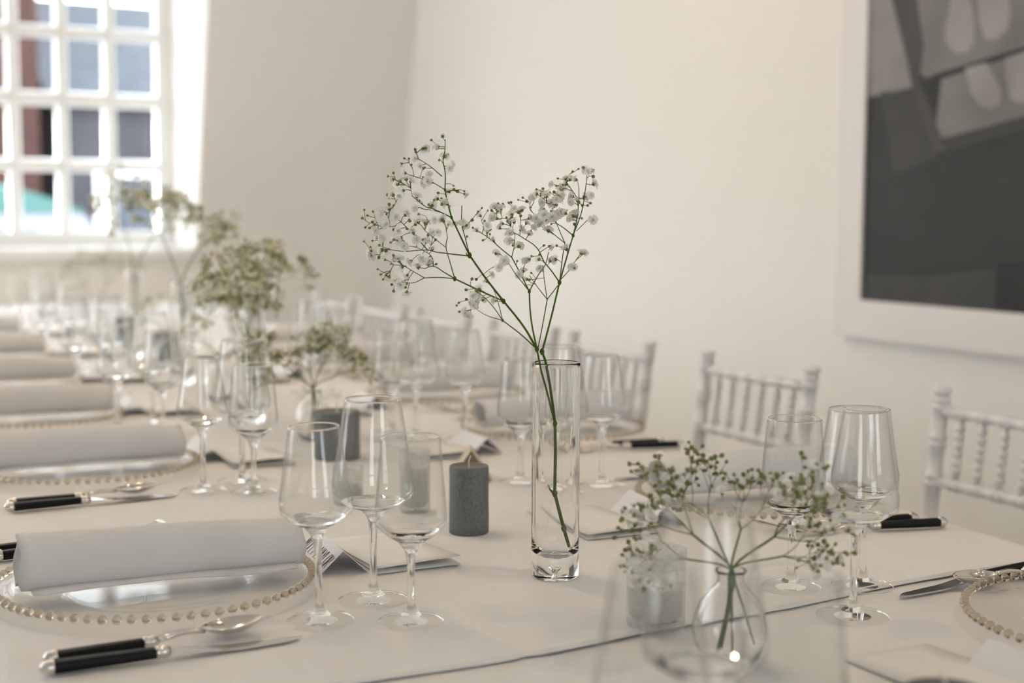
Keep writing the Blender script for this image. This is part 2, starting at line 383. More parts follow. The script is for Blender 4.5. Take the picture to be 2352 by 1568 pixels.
def van():
    t = thing('parked_van', 'white van with rounded teal roof parked in the street outside', 'van', (1.15, 12.6, -0.6))
    b = bmesh.new(); prof = [(-1.7, 0.35), (-1.7, 1.05), (-1.45, 1.75), (1.25, 1.75), (1.62, 1.2), (1.8, 1.05), (1.8, 0.35)]
    r = [[b.verts.new((x, y, z)) for x, z in prof] for y in (0, 1.6)]
    for j in range(7): b.faces.new((r[0][j], r[0][(j + 1) % 7], r[1][(j + 1) % 7], r[1][j]))
    b.faces.new(r[0]); b.faces.new(r[1])
    part('body', b, 'van_white', t)
    b = bmesh.new(); n = 14; rr = []
    for y in (-0.02, 0.5, 1.1, 1.62):
        k = 0.85 if y in (-0.02, 1.62) else 1.0
        rr.append([b.verts.new((-1.45 + 2.75 * i / n, y, 1.72 + 0.28 * k * (1 - abs(i / n * 2 - 1) ** 3.0))) for i in range(n + 1)])
    for a, c in zip(rr, rr[1:]):
        for i in range(n): b.faces.new((a[i], a[i + 1], c[i + 1], c[i]))
    for a in (rr[0], rr[-1]):
        b.faces.new(a)
    part('roof', b, 'teal_paint', t)
    part('side_window', bbox(-0.9, 0.9, -0.015, 0.0, 1.12, 1.58, 0.004), 'dark_glass', t)
    for x in (-1.05, 1.1):
        o = part('wheel', lathe(bmesh.new(), [(0, -0.09), (0.26, -0.09), (0.31, -0.06), (0.31, 0.06), (0.26, 0.09), (0, 0.09)], 24), 'tyre', t, (x, 0.1, 0.31), (R(90), 0, 0))
van()

# ------------------------------------------------------------------ table and cloths
def cx(y): return 0.745 + 0.062 * (y - 1.2)   # centre line of the table
HW, TY0, TY1 = 0.585, -0.9, 6.1
def hem_y(x): return 1.088 + 0.052 * (x - 0.2) + 0.006 * math.sin(x * 7.0) + 0.003 * math.sin(x * 19)
def wrinkle(x, y):
    v = noise.noise(Vector((x * 2.2, y * 2.2, 0.3))) * 0.0012 + noise.noise(Vector((x * 7, y * 5, 4.1))) * 0.0006 + noise.noise(Vector((x * 16, y * 9, 8.1))) * 0.00022
    u = x - (y - 1.2) * 0.062
    for c, h in ((0.597, 0.0014), (1.16, 0.0016)): v += h * math.exp(-abs(u - c) / 0.006)
    v += 0.0013 * math.exp(-abs(y - 2.02 - 0.02 * x) / 0.007) + 0.0010 * math.exp(-abs(y - 1.30 + 0.03 * x) / 0.007)
    return v
def cloth_top(x, y):
    z = TZ + wrinkle(x, y)
    return z if y > hem_y(x) else z - 0.0035
def cloth_mesh(y_start, y_end, dz, overlay):
    bm = bmesh.new(); nx, ny = 110, int((min(y_end, 2.6) - (y_start if not overlay else 1.1)) / 0.012)
    ys = []
    n1 = 150; n2 = 60
    if overlay: ys = [i / n1 for i in range(n1 + 1)]
    rows = []
    N = 190
    for j in range(N + 1):
        s = j / N; s = s * s if overlay else s
        row = []
        for i in range(-10, nx + 11):
            f = max(0, min(1, i / nx)); drop = (-i if i < 0 else i - nx if i > nx else 0)
            x_ = -HW + 2 * HW * f
            y0 = y_start
            if overlay:
                xx = cx(1.1) + x_; y0 = hem_y(xx)
            y = y0 + (y_end - y0) * s
            x = cx(y) + x_
            z = TZ + dz + wrinkle(x, y)
            if overlay:
                d = (y - y0)
                lift = 0.0028 * max(0, noise.noise(Vector((x * 5.5, 1.7, 0.2))) + 0.35) * math.exp(-d / 0.035)
                roll = 0.0016 * math.exp(-((d - 0.006) / 0.006) ** 2)
                z += lift + roll
                if d < 0.0025: z -= 0.0012
            if drop:
                ph = 0.010 * math.sin(y * 16 + 1.3 * math.sin(y * 5)) * min(1, drop / 4)
                sgn = -1 if i < 0 else 1
                a = min(1, drop / 2)
                x += sgn * (0.012 * a + ph + 0.004 * drop * 0.3); z -= 0.012 * a if drop < 2 else 0.012 + (drop - 2) * 0.030
            row.append(bm.verts.new((x, y, z)))
        rows.append(row)
    for a, b in zip(rows, rows[1:]):
        for k in range(len(a) - 1): bm.faces.new((a[k], a[k + 1], b[k + 1], b[k]))
    return bm
near = part('tablecloth', cloth_mesh(-0.95, 1.75, -0.0035, False), 'table_cloth_linen', smooth=True, recalc=False)
tag(near, 'white linen tablecloth at the near end, its edge tucked under the overlapping cloth', 'tablecloth', 'white tablecloths')
far = part('tablecloth', cloth_mesh(0, 6.12, 0.0, True), 'table_cloth_linen', smooth=True, recalc=False)
sm = far.modifiers.new('hem_thickness', 'SOLIDIFY'); sm.thickness = 0.0011; sm.offset = -1
tag(far, 'long white linen tablecloth whose hem overlaps the near cloth, running to the window', 'tablecloth', 'white tablecloths')
tb = thing('long_table', 'long wooden banquet table hidden under white tablecloths', 'table', (cx(2.6), 2.6, 0))
b = bmesh.new()
pts = [(cx(TY0) - HW + 0.005, TY0), (cx(TY0) + HW - 0.005, TY0), (cx(TY1) + HW - 0.005, TY1), (cx(TY1) - HW + 0.005, TY1)]
lo = [b.verts.new((x - cx(2.6), y - 2.6, TZ - 0.036)) for x, y in pts]; hi = [b.verts.new((x - cx(2.6), y - 2.6, TZ - 0.0065)) for x, y in pts]
b.faces.new(lo[::-1]); b.faces.new(hi)
for i in range(4): b.faces.new((lo[i], lo[(i + 1) % 4], hi[(i + 1) % 4], hi[i]))
part('table_top', b, 'table_wood', tb)
for y in (-0.6, 1.5, 3.6, 5.8):
    for s in (-1, 1):
        part('leg', bbox(-0.03, 0.03, -0.03, 0.03, 0, TZ - 0.036, 0.004), 'table_wood', tb, (cx(y) + s * (HW - 0.12) - cx(2.6), y - 2.6, 0))

# ------------------------------------------------------------------ glassware
def glass_profile(h, foot_r, stem_r, z_join, z_wide, r_wide, r_rim, wall=0.0011):
    out = [(0, 0.0012), (foot_r * 0.5, 0.0008), (foot_r * 0.97, 0.0), (foot_r, 0.0007), (foot_r * 0.985, 0.0019)]
    out += [(foot_r * 0.8, 0.0028), (foot_r * 0.55, 0.0042), (foot_r * 0.32, 0.0072), (stem_r * 1.7, 0.0120), (stem_r * 1.12, 0.0200)]
    k1 = len(out) - 1
    out += [(stem_r * 0.98, 0.034), (stem_r * 0.95, z_join * 0.62), (stem_r * 1.06, z_join * 0.85), (stem_r * 1.45, z_join - 0.002)]
    k2 = len(out) - 1
    zc, rc = z_join, stem_r * 1.9
    out += [(stem_r * 2.2, z_join + 0.0035), (stem_r * 3.6, z_join + 0.0095)]
    for t in (0.55, 0.72, 0.84, 0.92):                   # cone
        out.append((stem_r * 2.2 + (r_wide - stem_r * 2.2) * t, z_join + 0.0035 + (z_wide - z_join - 0.010) * (t ** 1.12)))
    out += [(r_wide * 0.972, z_wide - 0.0078), (r_wide * 0.993, z_wide - 0.0035), (r_wide, z_wide + 0.002), (r_wide * 0.995, z_wide + 0.008)]
    top = []
    for t in (0.25, 0.45, 0.65, 0.85, 0.985, 1.0):
        r = r_wide * 0.995 + (r_rim - r_wide * 0.995) * (t ** 0.92); top.append((r, z_wide + 0.008 + (h - z_wide - 0.008) * t))
    out += top
    inner = [(r_rim - wall * 0.5, h + 0.0006), (r_rim - wall, h - 0.0002)]
    outer_bowl = out[k2 + 2:-1]
    for r, z in reversed(outer_bowl):
        th = wall + (0.0016 if z < z_wide - 0.006 else 0)
        inner.append((max(r - th, 0.0), z + (0.0022 if z < z_wide - 0.006 else 0)))
    last = inner[-1]
    inner = [p for p in inner if p[0] > 0.004]
    inner.append((0.0, inner[-1][1] - 0.0016))
    prof = out + inner
    return prof[:k1 + 1], prof[k1:k2 + 1], prof[k2:]
GLASS = {}
def glass_meshes(kind):
    if kind not in GLASS:
        p = {'wide': (0.209, 0.0365, 0.0036, 0.086, 0.117, 0.0420, 0.0288),
             'slim': (0.192, 0.0335, 0.0036, 0.085, 0.116, 0.0355, 0.0245),
             'short': (0.182, 0.0322, 0.0038, 0.071, 0.104, 0.0350, 0.0288)}[kind]
        f, s, bw = glass_profile(*p)
        GLASS[kind] = [(n, to_mesh(n, lathe(bmesh.new(), pr, 72), True)) for n, pr in (('foot', f), ('stem', s), ('bowl', bw))]
        foot = GLASS[kind][0][1]; foot.materials.append(M['clear_glass']); foot.materials.append(M['dish_glass'])
        for q in foot.polygons:
            if 0.40 * p[1] < q.center.xy.length < 0.90 * p[1]: q.material_index = 1
        bowl = GLASS[kind][2][1]; bowl.materials.append(M['clear_glass']); bowl.materials.append(M['thin_glass'])
        for q in bowl.polygons:                        # thick base of the bowl, thin walls above it
            if p[0] - 0.0016 > q.center.z > p[4] - 0.013: q.material_index = 1
    return GLASS[kind]
KIND_TXT = {'wide': 'tallest wide-bowled wine glass', 'slim': 'slim-rimmed white wine glass', 'short': 'shortest straight-sided water glass'}
def wine_glass(kind, x, y, where, lean=(0, 0), rz=0.0):
    t = thing('wine_glass', KIND_TXT[kind] + ' ' + where, 'wine glass', (x, y, cloth_top(x, y) + 0.0004), (lean[0], lean[1], rz), group='stemmed glasses on the table')
    for n, me in glass_meshes(kind): link_mesh(n, me, 'clear_glass', t)
    return t

# ------------------------------------------------------------------ charger plates
PR = 0.157
def plate_mesh():
    b = bmesh.new()
    o = [(0, 0.0008), (0.088, 0.0006), (0.098, 0.0012), (0.106, 0.0042), (0.116, 0.0082), (0.130, 0.0105), (0.146, 0.0116), (PR, 0.0122), (PR + 0.0016, 0.0130), (PR + 0.0012, 0.0142)]
    i = [(PR, 0.0146), (0.146, 0.0142), (0.130, 0.0131), (0.115, 0.0110), (0.104, 0.0070), (0.096, 0.0044), (0.086, 0.0038), (0, 0.0038)]
    return to_mesh('dish', lathe(b, o + i, 96), True)
def bead_mesh(r=0.0047, u=12, v=8):
    b = bmesh.new(); bmesh.ops.create_uvsphere(b, u_segments=u, v_segments=v, radius=r); return to_mesh('bead', b, True)
PLATE, BEAD = plate_mesh(), bead_mesh()
NB = 74
def charger(x, y, label, single):
    t = thing('charger_plate', label, 'plate', (x, y, TZ + 0.0020 if y > 1.2 else TZ - 0.0014), (0, 0, rnd.uniform(0, 1)), group='clear beaded charger plates')
    link_mesh('dish', PLATE, 'dish_glass', t)
    if single:
        for k in range(NB):
            a = 2 * math.pi * k / NB
            link_mesh('bead', BEAD, 'bead_glass', t, ((PR + 0.0055) * math.cos(a), (PR + 0.0055) * math.sin(a), 0.0130))
    else:
        b = bmesh.new()
        for k in range(NB):
            a = 2 * math.pi * k / NB
            bmesh.ops.create_uvsphere(b, u_segments=8, v_segments=6, radius=0.0047, matrix=Matrix.Translation(((PR + 0.0055) * math.cos(a), (PR + 0.0055) * math.sin(a), 0.013)))
        o = part('beaded_rim', b, 'bead_glass', t, smooth=True, recalc=False); o['kind'] = 'stuff'
    return t

# ------------------------------------------------------------------ folded napkins
def napkin_mesh(seed, L=0.292, flare=1.35, H=0.052):
    r = random.Random(seed); b = bmesh.new(); n = 26
    # cross-section (y, z): tall soft loop standing on its two edges, then a flap folded underneath
    sec = []
    for k in range(31):
        a = -0.62 * math.pi + k / 30 * 2.24 * math.pi
        yy = 0.0235 * math.sin(a - math.pi * 0.5 + math.pi * 0.5) if False else 0.0245 * math.cos(a + math.pi / 2) * -1
        zz = math.sin(a + math.pi / 2 - math.pi / 2)
        sec.append((a, 0))
    loop = []
    for k in range(29):
        t = k / 28; a = math.pi * (1.36 - 1.72 * t)           # from lower near side over the top to lower far side
        yy = 0.0235 * math.cos(a); zz = math.sin(a)
        zz = 0.030 + (0.030 * zz if zz > 0 else 0.0335 * zz)
        loop.append((-yy if False else yy, max(zz, 0.0012)))
    loop += [(0.012, 0.0012), (-0.004, 0.0022), (-0.020, 0.0024), (-0.030, 0.0014)]   # inner floor, then the flap under the near edge
    def ring(u):
        w = 1 + (flare - 1) * max(0, u - 0.45) / 0.55 * 1.1 + 0.05 * math.sin(u * 5 + seed)
        hh = 1 - 0.16 * max(0, u - 0.55) / 0.45 + 0.012 * math.sin(u * 7 + seed)
        out = []
        for i, (yy, zz) in enumerate(loop):
            x = (u - 0.5) * L + 0.006 * noise.noise(Vector((yy * 40, zz * 30, seed + (2 if u > 0.5 else 0)))) * (1 if u in (0, 1) else 0)
            j = 0.0012 * noise.noise(Vector((u * 5, i * 0.17, seed)))
            if i >= 29: x *= 0.93; out.append((x, yy * w * (1.05 + 0.12 * math.sin(u * 9 + seed)), zz + 0.001 * abs(math.sin(u * 8))))
            else: out.append((x, yy * w + j, zz * hh / 0.06 * H + j))
        return out
    rows = [[b.verts.new(p) for p in ring(u / n)] for u in range(n + 1)]
    for a, c in zip(rows, rows[1:]):
        for i in range(len(a) - 1): b.faces.new((a[i], c[i], c[i + 1], a[i + 1]))
    return to_mesh('napkin', b, True)
NAP = [napkin_mesh(s) for s in (1, 2, 3)]
def napkin(x, y, rz, label, k):
    o = link_mesh('folded_napkin', NAP[k % 3], 'napkin_linen', None, (x, y, TZ + 0.0178 if y > 1.2 else TZ + 0.0144), (0, 0, rz))
    if not any(m.name == 'fold_thickness' for m in o.modifiers):
        m = o.modifiers.new('fold_thickness', 'SOLIDIFY'); m.thickness = 0.0024; m.offset = 1
    return tag(o, label, 'napkin', 'folded white napkins')

# ------------------------------------------------------------------ cutlery (long axis +x from handle end to tip)
def handle_parts(t, L=0.098, w=0.0068, h=0.0058, z=0.0065):
    b = bmesh.new(); n = 12; rings = []
    for s, k in ((0.012, 0.92), (0.014, 1.0), (L * 0.55, 0.95), (L - 0.002, 0.84), (L, 0.78)):
        rings.append([b.verts.new((s, w * k * math.copysign(abs(math.cos(a)) ** 0.62, math.cos(a)), z + h * k * math.copysign(abs(math.sin(a)) ** 0.62, math.sin(a)))) for a in [2 * math.pi * j / n for j in range(n)]])
    for a, c in zip(rings, rings[1:]):
        for j in range(n): b.faces.new((a[j], a[(j + 1) % n], c[(j + 1) % n], c[j]))
    b.faces.new(rings[0][::-1]); b.faces.new(rings[-1])
    part('handle', b, 'black_handle', t, smooth=False)
    cap = [(0, 0), (0.0030, 0.0008), (0.0052, 0.0035), (0.0064, 0.0062), (0.0068, 0.0068), (0.0060, 0.0078), (0.0070, 0.0090), (0.0072, 0.0105), (0.0066, 0.0122), (0.0, 0.0125)]
    part('end_cap', lathe(bmesh.new(), [(r, z_) for r, z_ in cap], 20), 'silver', t, (0, 0, z), (0, R(90), 0), smooth=True)
    fer = [(0.0, L - 0.001), (0.0058, L - 0.001), (0.0064, L + 0.001), (0.0058, L + 0.003), (0.0050, L + 0.0045), (0.0062, L + 0.006), (0.0064, L + 0.0078), (0.0052, L + 0.0092), (0.0044, L + 0.012), (0.0, L + 0.0122)]
    part('ferrule', lathe(bmesh.new(), fer, 20), 'silver', t, (0, 0, z), (0, R(90), 0), smooth=True)
    return L + 0.0105, z
def strip(pts, m_w, thick, name, mt, t):
    """flat bar following (x, z) with half-widths"""
    b = bmesh.new(); rows = []
    for (x, z), w in zip(pts, m_w):
        rows.append([b.verts.new((x, y, z + dz)) for y, dz in ((-w, 0), (-w * 0.6, thick * 0.5), (w * 0.6, thick * 0.5), (w, 0), (w * 0.6, -thick * 0.5), (-w * 0.6, -thick * 0.5))])
    for a, c in zip(rows, rows[1:]):
        for j in range(6): b.faces.new((a[j], a[(j + 1) % 6], c[(j + 1) % 6], c[j]))
    b.faces.new(rows[0][::-1]); b.faces.new(rows[-1])
    return part(name, b, mt, t, smooth=True)
def make_knife(t):
    x, z = handle_parts(t, 0.100)
    b = bmesh.new(); prof = []
    for k in range(25):
        u = k / 24; X = x - 0.002 + 0.128 * u
        top = 0.0062 + 0.0012 * math.sin(u * 3.0); bot = -0.0068 - 0.0030 * math.sin(min(1, u * 1.25) * math.pi) ** 1.0
        if u > 0.82: s = (u - 0.82) / 0.18; bot = bot + (top - 0.0008 - bot) * s ** 2.2; top -= 0.0014 * s
        if u < 0.10: s = u / 0.10; bot = -0.0042 + (bot + 0.0042) * s; top = 0.0042 + (top - 0.0042) * s
        prof.append((X, bot, top))
    rows = []
    for X, bo, tp in prof:
        u = (X - x) / 0.128
        zz = z * (1 - 0.78 * smoothstep(0, 0.5, u))
        rows.append([b.verts.new(p) for p in ((X, bo, zz - 0.0002), (X, tp, zz - 0.0009), (X, tp, zz + 0.0009), (X, bo, zz + 0.0002))])
    for a, c in zip(rows, rows[1:]):
        for j in range(4): b.faces.new((a[j], a[(j + 1) % 4], c[(j + 1) % 4], c[j]))
    b.faces.new(rows[0][::-1]); b.faces.new(rows[-1])
    part('blade', b, 'steel_blade', t)
def make_spoon(t, L=0.090):
    x, z = handle_parts(t, L, 0.0064, 0.0055)
    xs = [0, 0.012, 0.026, 0.038, 0.047]
    strip([(x - 0.001 + q, z + 0.0035 * math.sin(q / 0.047 * math.pi * 0.9) + 0.002 * q / 0.047) for q in xs], [0.0044, 0.0042, 0.0030, 0.0024, 0.0032], 0.0046, 'neck', 'silver', t)
    x0 = x + 0.043; b = bmesh.new(); n, m_ = 20, 14; rows = []
    for i in range(n + 1):
        u = i / n; w = 0.0170 * (math.sin(math.pi * min(1, max(0.0, u)) ** 0.86) ** 0.72 if 0 < u < 1 else 0) + 0.0012
        rows.append([b.verts.new((x0 + 0.062 * u, w * math.sin(v), z + 0.0055 + 0.003 * u - (0.0105 * math.sin(math.pi * u) ** 0.75 if 0 < u < 1 else 0) * math.cos(v) ** 1.3)) for v in [(-0.5 + k / m_) * math.pi * 0.9999 for k in range(m_ + 1)]])
    for a, c in zip(rows, rows[1:]):
        for j in range(m_): b.faces.new((a[j], c[j], c[j + 1], a[j + 1]))
    o = part('spoon_bowl', b, 'silver', t, smooth=True, recalc=False)
    sm = o.modifiers.new('thickness', 'SOLIDIFY'); sm.thickness = 0.0012; sm.offset = 1
def make_fork(t, L=0.096):
    x, z = handle_parts(t, L, 0.0064, 0.0055)
    def zc(q):                                          # dip, then tines rising
        return z + 0.003 * math.sin(min(1, q / 0.05) * math.pi) - 0.0050 * smoothstep(0.03, 0.066, q) + 0.0110 * smoothstep(0.072, 0.125, q)
    xs = [0, 0.014, 0.030, 0.042, 0.052, 0.060, 0.068, 0.074]
    strip([(x - 0.001 + q, zc(q)) for q in xs], [0.0042, 0.0040, 0.0026, 0.0028, 0.0062, 0.0096, 0.0110, 0.0112], 0.0030, 'neck', 'silver', t)
    for k in range(4):
        y = -0.0092 + k * 0.00613; b = bmesh.new(); rows = []
        for q, w in ((0.072, 0.0019), (0.085, 0.0016), (0.100, 0.0014), (0.116, 0.0011), (0.122, 0.0004)):
            X = x - 0.001 + q
            rows.append([b.verts.new((X, y + s * w, zc(q) + d * 0.0011)) for s, d in ((-1, -1), (1, -1), (1, 1), (-1, 1))])
        for a, c in zip(rows, rows[1:]):
            for j in range(4): b.faces.new((a[j], a[(j + 1) % 4], c[(j + 1) % 4], c[j]))
        b.faces.new(rows[0][::-1]); b.faces.new(rows[-1])
        part('tine', b, 'silver', t)
PROTO = {}
MAKE = {'knife': make_knife, 'spoon': make_spoon, 'fork': make_fork}
TXT = {'knife': 'silver table knife with black handle', 'spoon': 'silver dessert spoon with black handle', 'fork': 'silver dinner fork with black handle'}
def cutlery(kind, x, y, rz, where, prefix=''):
    if kind not in PROTO:
        t = thing(kind, '', kind); MAKE[kind](t); PROTO[kind] = t
    else: t = copy_tree(PROTO[kind])
    t.name = kind
    t.location = (x, y, TZ + 0.0018 if y > 1.2 else TZ - 0.0012); t.rotation_euler = (0, 0, rz)
    return tag(t, (prefix + TXT[kind] + ' ' + where).strip(), kind, 'black-handled silver cutlery')

# ------------------------------------------------------------------ paper: menu cards and name cards
def menu_card(x, y, rz, label, lift=0.006, w=0.100, l=0.180):
    t = thing('menu_card', label, 'card', (x, y, TZ + 0.0016 if y > 1.12 else TZ - 0.002), (0, 0, rz), group='cream folded menu cards')
    for nm, dz, lf in (('lower_leaf', 0.0, 0.15), ('upper_leaf', 0.0012, 1.0)):
        b = bmesh.new(); rows = []; n = 10
        for j in range(n + 1):
            v = j / n
            rows.append([b.verts.new((w * (u - 0.5), l * (v - 0.5), dz + lift * lf * (1 - v) ** 1.6 * (0.55 + 0.45 * u) + 0.0004 * math.sin(v * 6))) for u in (0, 0.25, 0.5, 0.75, 1)])
        for a, c in zip(rows, rows[1:]):
            for k in range(4): b.faces.new((a[k], a[k + 1], c[k + 1], c[k]))
        o = part(nm, b, 'card_stock', t, smooth=True, recalc=False)
        m = o.modifiers.new('paper', 'SOLIDIFY'); m.thickness = 0.0005; m.offset = 0
    return t
LET = {'M': [[(0, 0), (0.1, 1), (0.35, 0.35), (0.6, 1), (0.7, 0)]], 'O': [[(0.3 + 0.28 * math.cos(a), 0.5 + 0.5 * math.sin(a)) for a in [2 * math.pi * k / 14 for k in range(15)]]],
       'L': [[(0, 1), (0, 0), (0.4, 0)]], 'Y': [[(0, 1), (0.25, 0.5), (0.55, 1)], [(0.25, 0.5), (0.2, 0)]], 'N': [[(0, 0), (0.05, 1), (0.5, 0), (0.55, 1)]],
       'A': [[(0, 0), (0.28, 1), (0.55, 0)], [(0.1, 0.35), (0.48, 0.35)]], 'R': [[(0, 0), (0, 1), (0.4, 0.92), (0.46, 0.7), (0.3, 0.52), (0, 0.48)], [(0.15, 0.5), (0.5, 0)]]}
ADV = {'M': 0.95, ' ': 0.55}
def place_card(x, y, rz, label, text=None, l=0.115, hw=0.028, h=0.026):
    """tent card: ridge along local y; the written face looks towards local -x"""
    t = thing('place_card', label, 'card', (x, y, TZ + 0.0012 if y > 1.12 else TZ - 0.002), (0, 0, rz), group='white tent name cards')
    b = bmesh.new()
    P = [(-hw, -l / 2, 0), (0, -l / 2, h), (hw, -l / 2, 0), (-hw, l / 2, 0), (0, l / 2, h), (hw, l / 2, 0)]
    v = [b.verts.new(p) for p in P]
    b.faces.new((v[0], v[1], v[4], v[3])); b.faces.new((v[1], v[2], v[5], v[4]))
    o = part('folded_card', b, 'place_card_stock', t, recalc=False)
    m = o.modifiers.new('paper', 'SOLIDIFY'); m.thickness = 0.0005; m.offset = 0
    if text:
        b = bmesh.new(); s = 0.0170; sx = 0.0135
        width = sum(ADV.get(c, 0.66) for c in text) * sx; xo = -width / 2
        n_ = Vector((-h, 0, hw)).normalized(); upv = Vector((hw, 0, h)).normalized(); rd = Vector((0, -1, 0))
        org = Vector((-hw / 2, 0, h / 2)) + n_ * 0.0006
        for c in text:
            for st in LET.get(c, []):
                pts = [org + rd * (xo + (px + 0.22 * (pz - 0.5)) * sx) + upv * ((pz - 0.5) * s) for px, pz in st]
                tube(b, pts, 0.00030, 4)
            xo += ADV.get(c, 0.66) * sx
        part('lettering', b, 'ink', t)
    return t

# ------------------------------------------------------------------ candles and votives
def pillar_candle(x, y, r, h, label):
    t = thing('pillar_candle', label, 'candle', (x, y, cloth_top(x, y) + 0.0002), (0, 0, rnd.uniform(0, 6)), group='grey pillar candles')
    b = bmesh.new(); e = 0.0016
    prof = [(0, 0), (r - 0.001, 0), (r, 0.001), (r * 1.004, h * 0.25), (r * 0.997, h * 0.5), (r * 1.002, h * 0.8), (r, h - e), (r - 0.0007, h), (r - 0.0020, h - 0.0003), (r * 0.80, h - 0.0022), (r * 0.4, h - 0.0028), (0, h - 0.0030)]
    lathe(b, prof, 56)
    for v in b.verts:
        v.co += Vector((v.co.x, v.co.y, 0)).normalized() * 0.0004 * noise.noise(v.co * 130) if v.co.xy.length > 0.002 else Vector()
    part('wax_body', b, 'grey_wax', t, smooth=True)
    part('wick', tube(bmesh.new(), [(0, 0, h - 0.004), (0.0003, 0, h + 0.003), (-0.0020, 0.0006, h + 0.009), (-0.0050, 0.001, h + 0.013)], [0.0013, 0.0012, 0.0010, 0.0008], 6), 'wick_cotton', t)
    return t
def votive(x, y, r, h, label, wax=0.05):
    t = thing('frosted_votive', label, 'candle holder', (x, y, cloth_top(x, y) + 0.0004), group='frosted glass votives')
    prof = [(0, 0), (r * 0.90, 0), (r * 0.97, 0.0015), (r, 0.006), (r * 1.0, h * 0.5), (r * 1.03, h), (r * 1.03 - 0.0010, h + 0.0006), (r * 1.03 - 0.0020, h), (r - 0.0022, h * 0.5), (r - 0.0024, 0.012), (r - 0.006, 0.0075), (0, 0.0070)]
    part('frosted_cup', lathe(bmesh.new(), prof, 48), 'frosted_glass', t, smooth=True, recalc=False)
    rr = r - 0.0035
    part('candle_wax', lathe(bmesh.new(), [(0, 0.0078), (rr * 0.8, 0.0078), (rr, 0.013), (rr, wax), (rr * 0.9, wax - 0.001), (0, wax - 0.002)], 32), 'ivory_wax', t, smooth=True)
    part('wick', tube(bmesh.new(), [(0, 0, wax - 0.004), (0, 0, wax + 0.008)], 0.0009, 6), 'wick_cotton', t)
    return t

# ------------------------------------------------------------------ vases
VR, VH = 0.0262, 0.236
def cylinder_vase_meshes():
    r = VR; o = [(0, 0.0), (r - 0.0030, 0.0), (r - 0.0012, 0.0006), (r, 0.0026), (r, 0.03), (r, 0.12), (r, VH - 0.006), (r, VH - 0.002), (r - 0.0004, VH), (r - 0.0012, VH + 0.0004)]
    ri = r - 0.0027
    i = [(ri + 0.0003, VH), (ri, VH - 0.002), (ri, VH - 0.006), (ri, 0.12), (ri, 0.045), (ri - 0.0006, 0.036), (ri - 0.0030, 0.0295), (ri - 0.009, 0.0245), (ri * 0.35, 0.0222), (0, 0.0215)]
    body = to_mesh('glass_cylinder', lathe(bmesh.new(), o + i, 72), True)
    bub = [(0, 0.0010), (0.0030, 0.0014), (0.0022, 0.0040), (0.0016, 0.0060), (0.0024, 0.0085), (0.0044, 0.0112), (0.0049, 0.0130), (0.0036, 0.0142), (0, 0.0146)]
    bm = lathe(bmesh.new(), bub, 24); bmesh.ops.reverse_faces(bm, faces=bm.faces)
    return body, to_mesh('air_bubble', bm, True)
VASE = cylinder_vase_meshes()
def cylinder_vase(x, y, label):
    t = thing('cylinder_vase', label, 'vase', (x, y, cloth_top(x, y) + 0.0004), group='tall clear cylinder vases')
    link_mesh('glass_cylinder', VASE[0], 'clear_glass', t); link_mesh('air_bubble', VASE[1], 'clear_glass', t)
    return t
def bud_vase_mesh():
    o = [(0, 0.0), (0.017, 0.0), (0.020, 0.0010), (0.0275, 0.010), (0.0325, 0.024), (0.0335, 0.034), (0.0315, 0.047), (0.0255, 0.060), (0.0175, 0.0695), (0.0125, 0.0745), (0.0112, 0.0790), (0.0122, 0.0835), (0.0142, 0.0862)]
    i = [(0.0138, 0.0872), (0.0126, 0.0868), (0.0106, 0.0836), (0.0096, 0.0790), (0.0108, 0.0738), (0.0158, 0.0686), (0.0238, 0.0592), (0.0297, 0.0466), (0.0316, 0.034), (0.0306, 0.0245), (0.0256, 0.0112), (0.017, 0.0040), (0, 0.0036)]
    return to_mesh('glass_bulb', lathe(bmesh.new(), o + i, 56), True)
BUDV = bud_vase_mesh()
def bud_vase(x, y, label):
    t = thing('bud_vase', label, 'vase', (x, y, cloth_top(x, y) + 0.0004), group='round clear bud vases')
    link_mesh('glass_bulb', BUDV, 'clear_glass', t); return t

# ------------------------------------------------------------------ gypsophila
def flower_geo(bm, r, rg, mats=True, petals=(11, 10, 8), mtx=Matrix()):
    """ruffled double floret looking along +z, calyx underneath"""
    for ring, n in enumerate(petals):
        tilt = (0.25, 0.75, 1.15)[ring]
        for k in range(n):
            a = 2 * math.pi * (k + 0.5 * ring) / n + rg.uniform(-0.15, 0.15)
            L = r * (1.0, 0.86, 0.62)[ring] * rg.uniform(0.88, 1.08); w = r * rg.uniform(0.34, 0.48); tl = tilt + rg.uniform(-0.15, 0.2)
            d = Vector((math.cos(a) * math.cos(tl), math.sin(a) * math.cos(tl), math.sin(tl))); s = Vector((-math.sin(a), math.cos(a), 0)); nn = d.cross(s)
            b0 = Vector((0, 0, -0.12 * r))
            p = [b0, b0 + d * L * 0.55 + s * w * 0.7 + nn * L * 0.10, b0 + d * L * 0.96 + s * w * 0.75 - nn * L * 0.12, b0 + d * L * 0.86, b0 + d * L + s * -w * 0.72 - nn * L * 0.10, b0 + d * L * 0.55 - s * w * 0.7 + nn * L * 0.10]
            v = [bm.verts.new(mtx @ q) for q in p]
            for f in ((0, 1, 3), (1, 2, 3), (0, 3, 5), (3, 4, 5)):
                bm.faces.new([v[i] for i in f]).material_index = 0
    n = 5
    base = bm.verts.new(mtx @ Vector((0, 0, -0.66 * r)))
    ringv = [bm.verts.new(mtx @ Vector((0.34 * r * math.cos(2 * math.pi * k / 10), 0.34 * r * math.sin(2 * math.pi * k / 10), -0.30 * r + (0.26 * r if k % 2 else 0)))) for k in range(10)]
    for k in range(10): bm.faces.new((base, ringv[(k + 1) % 10], ringv[k])).material_index = 1
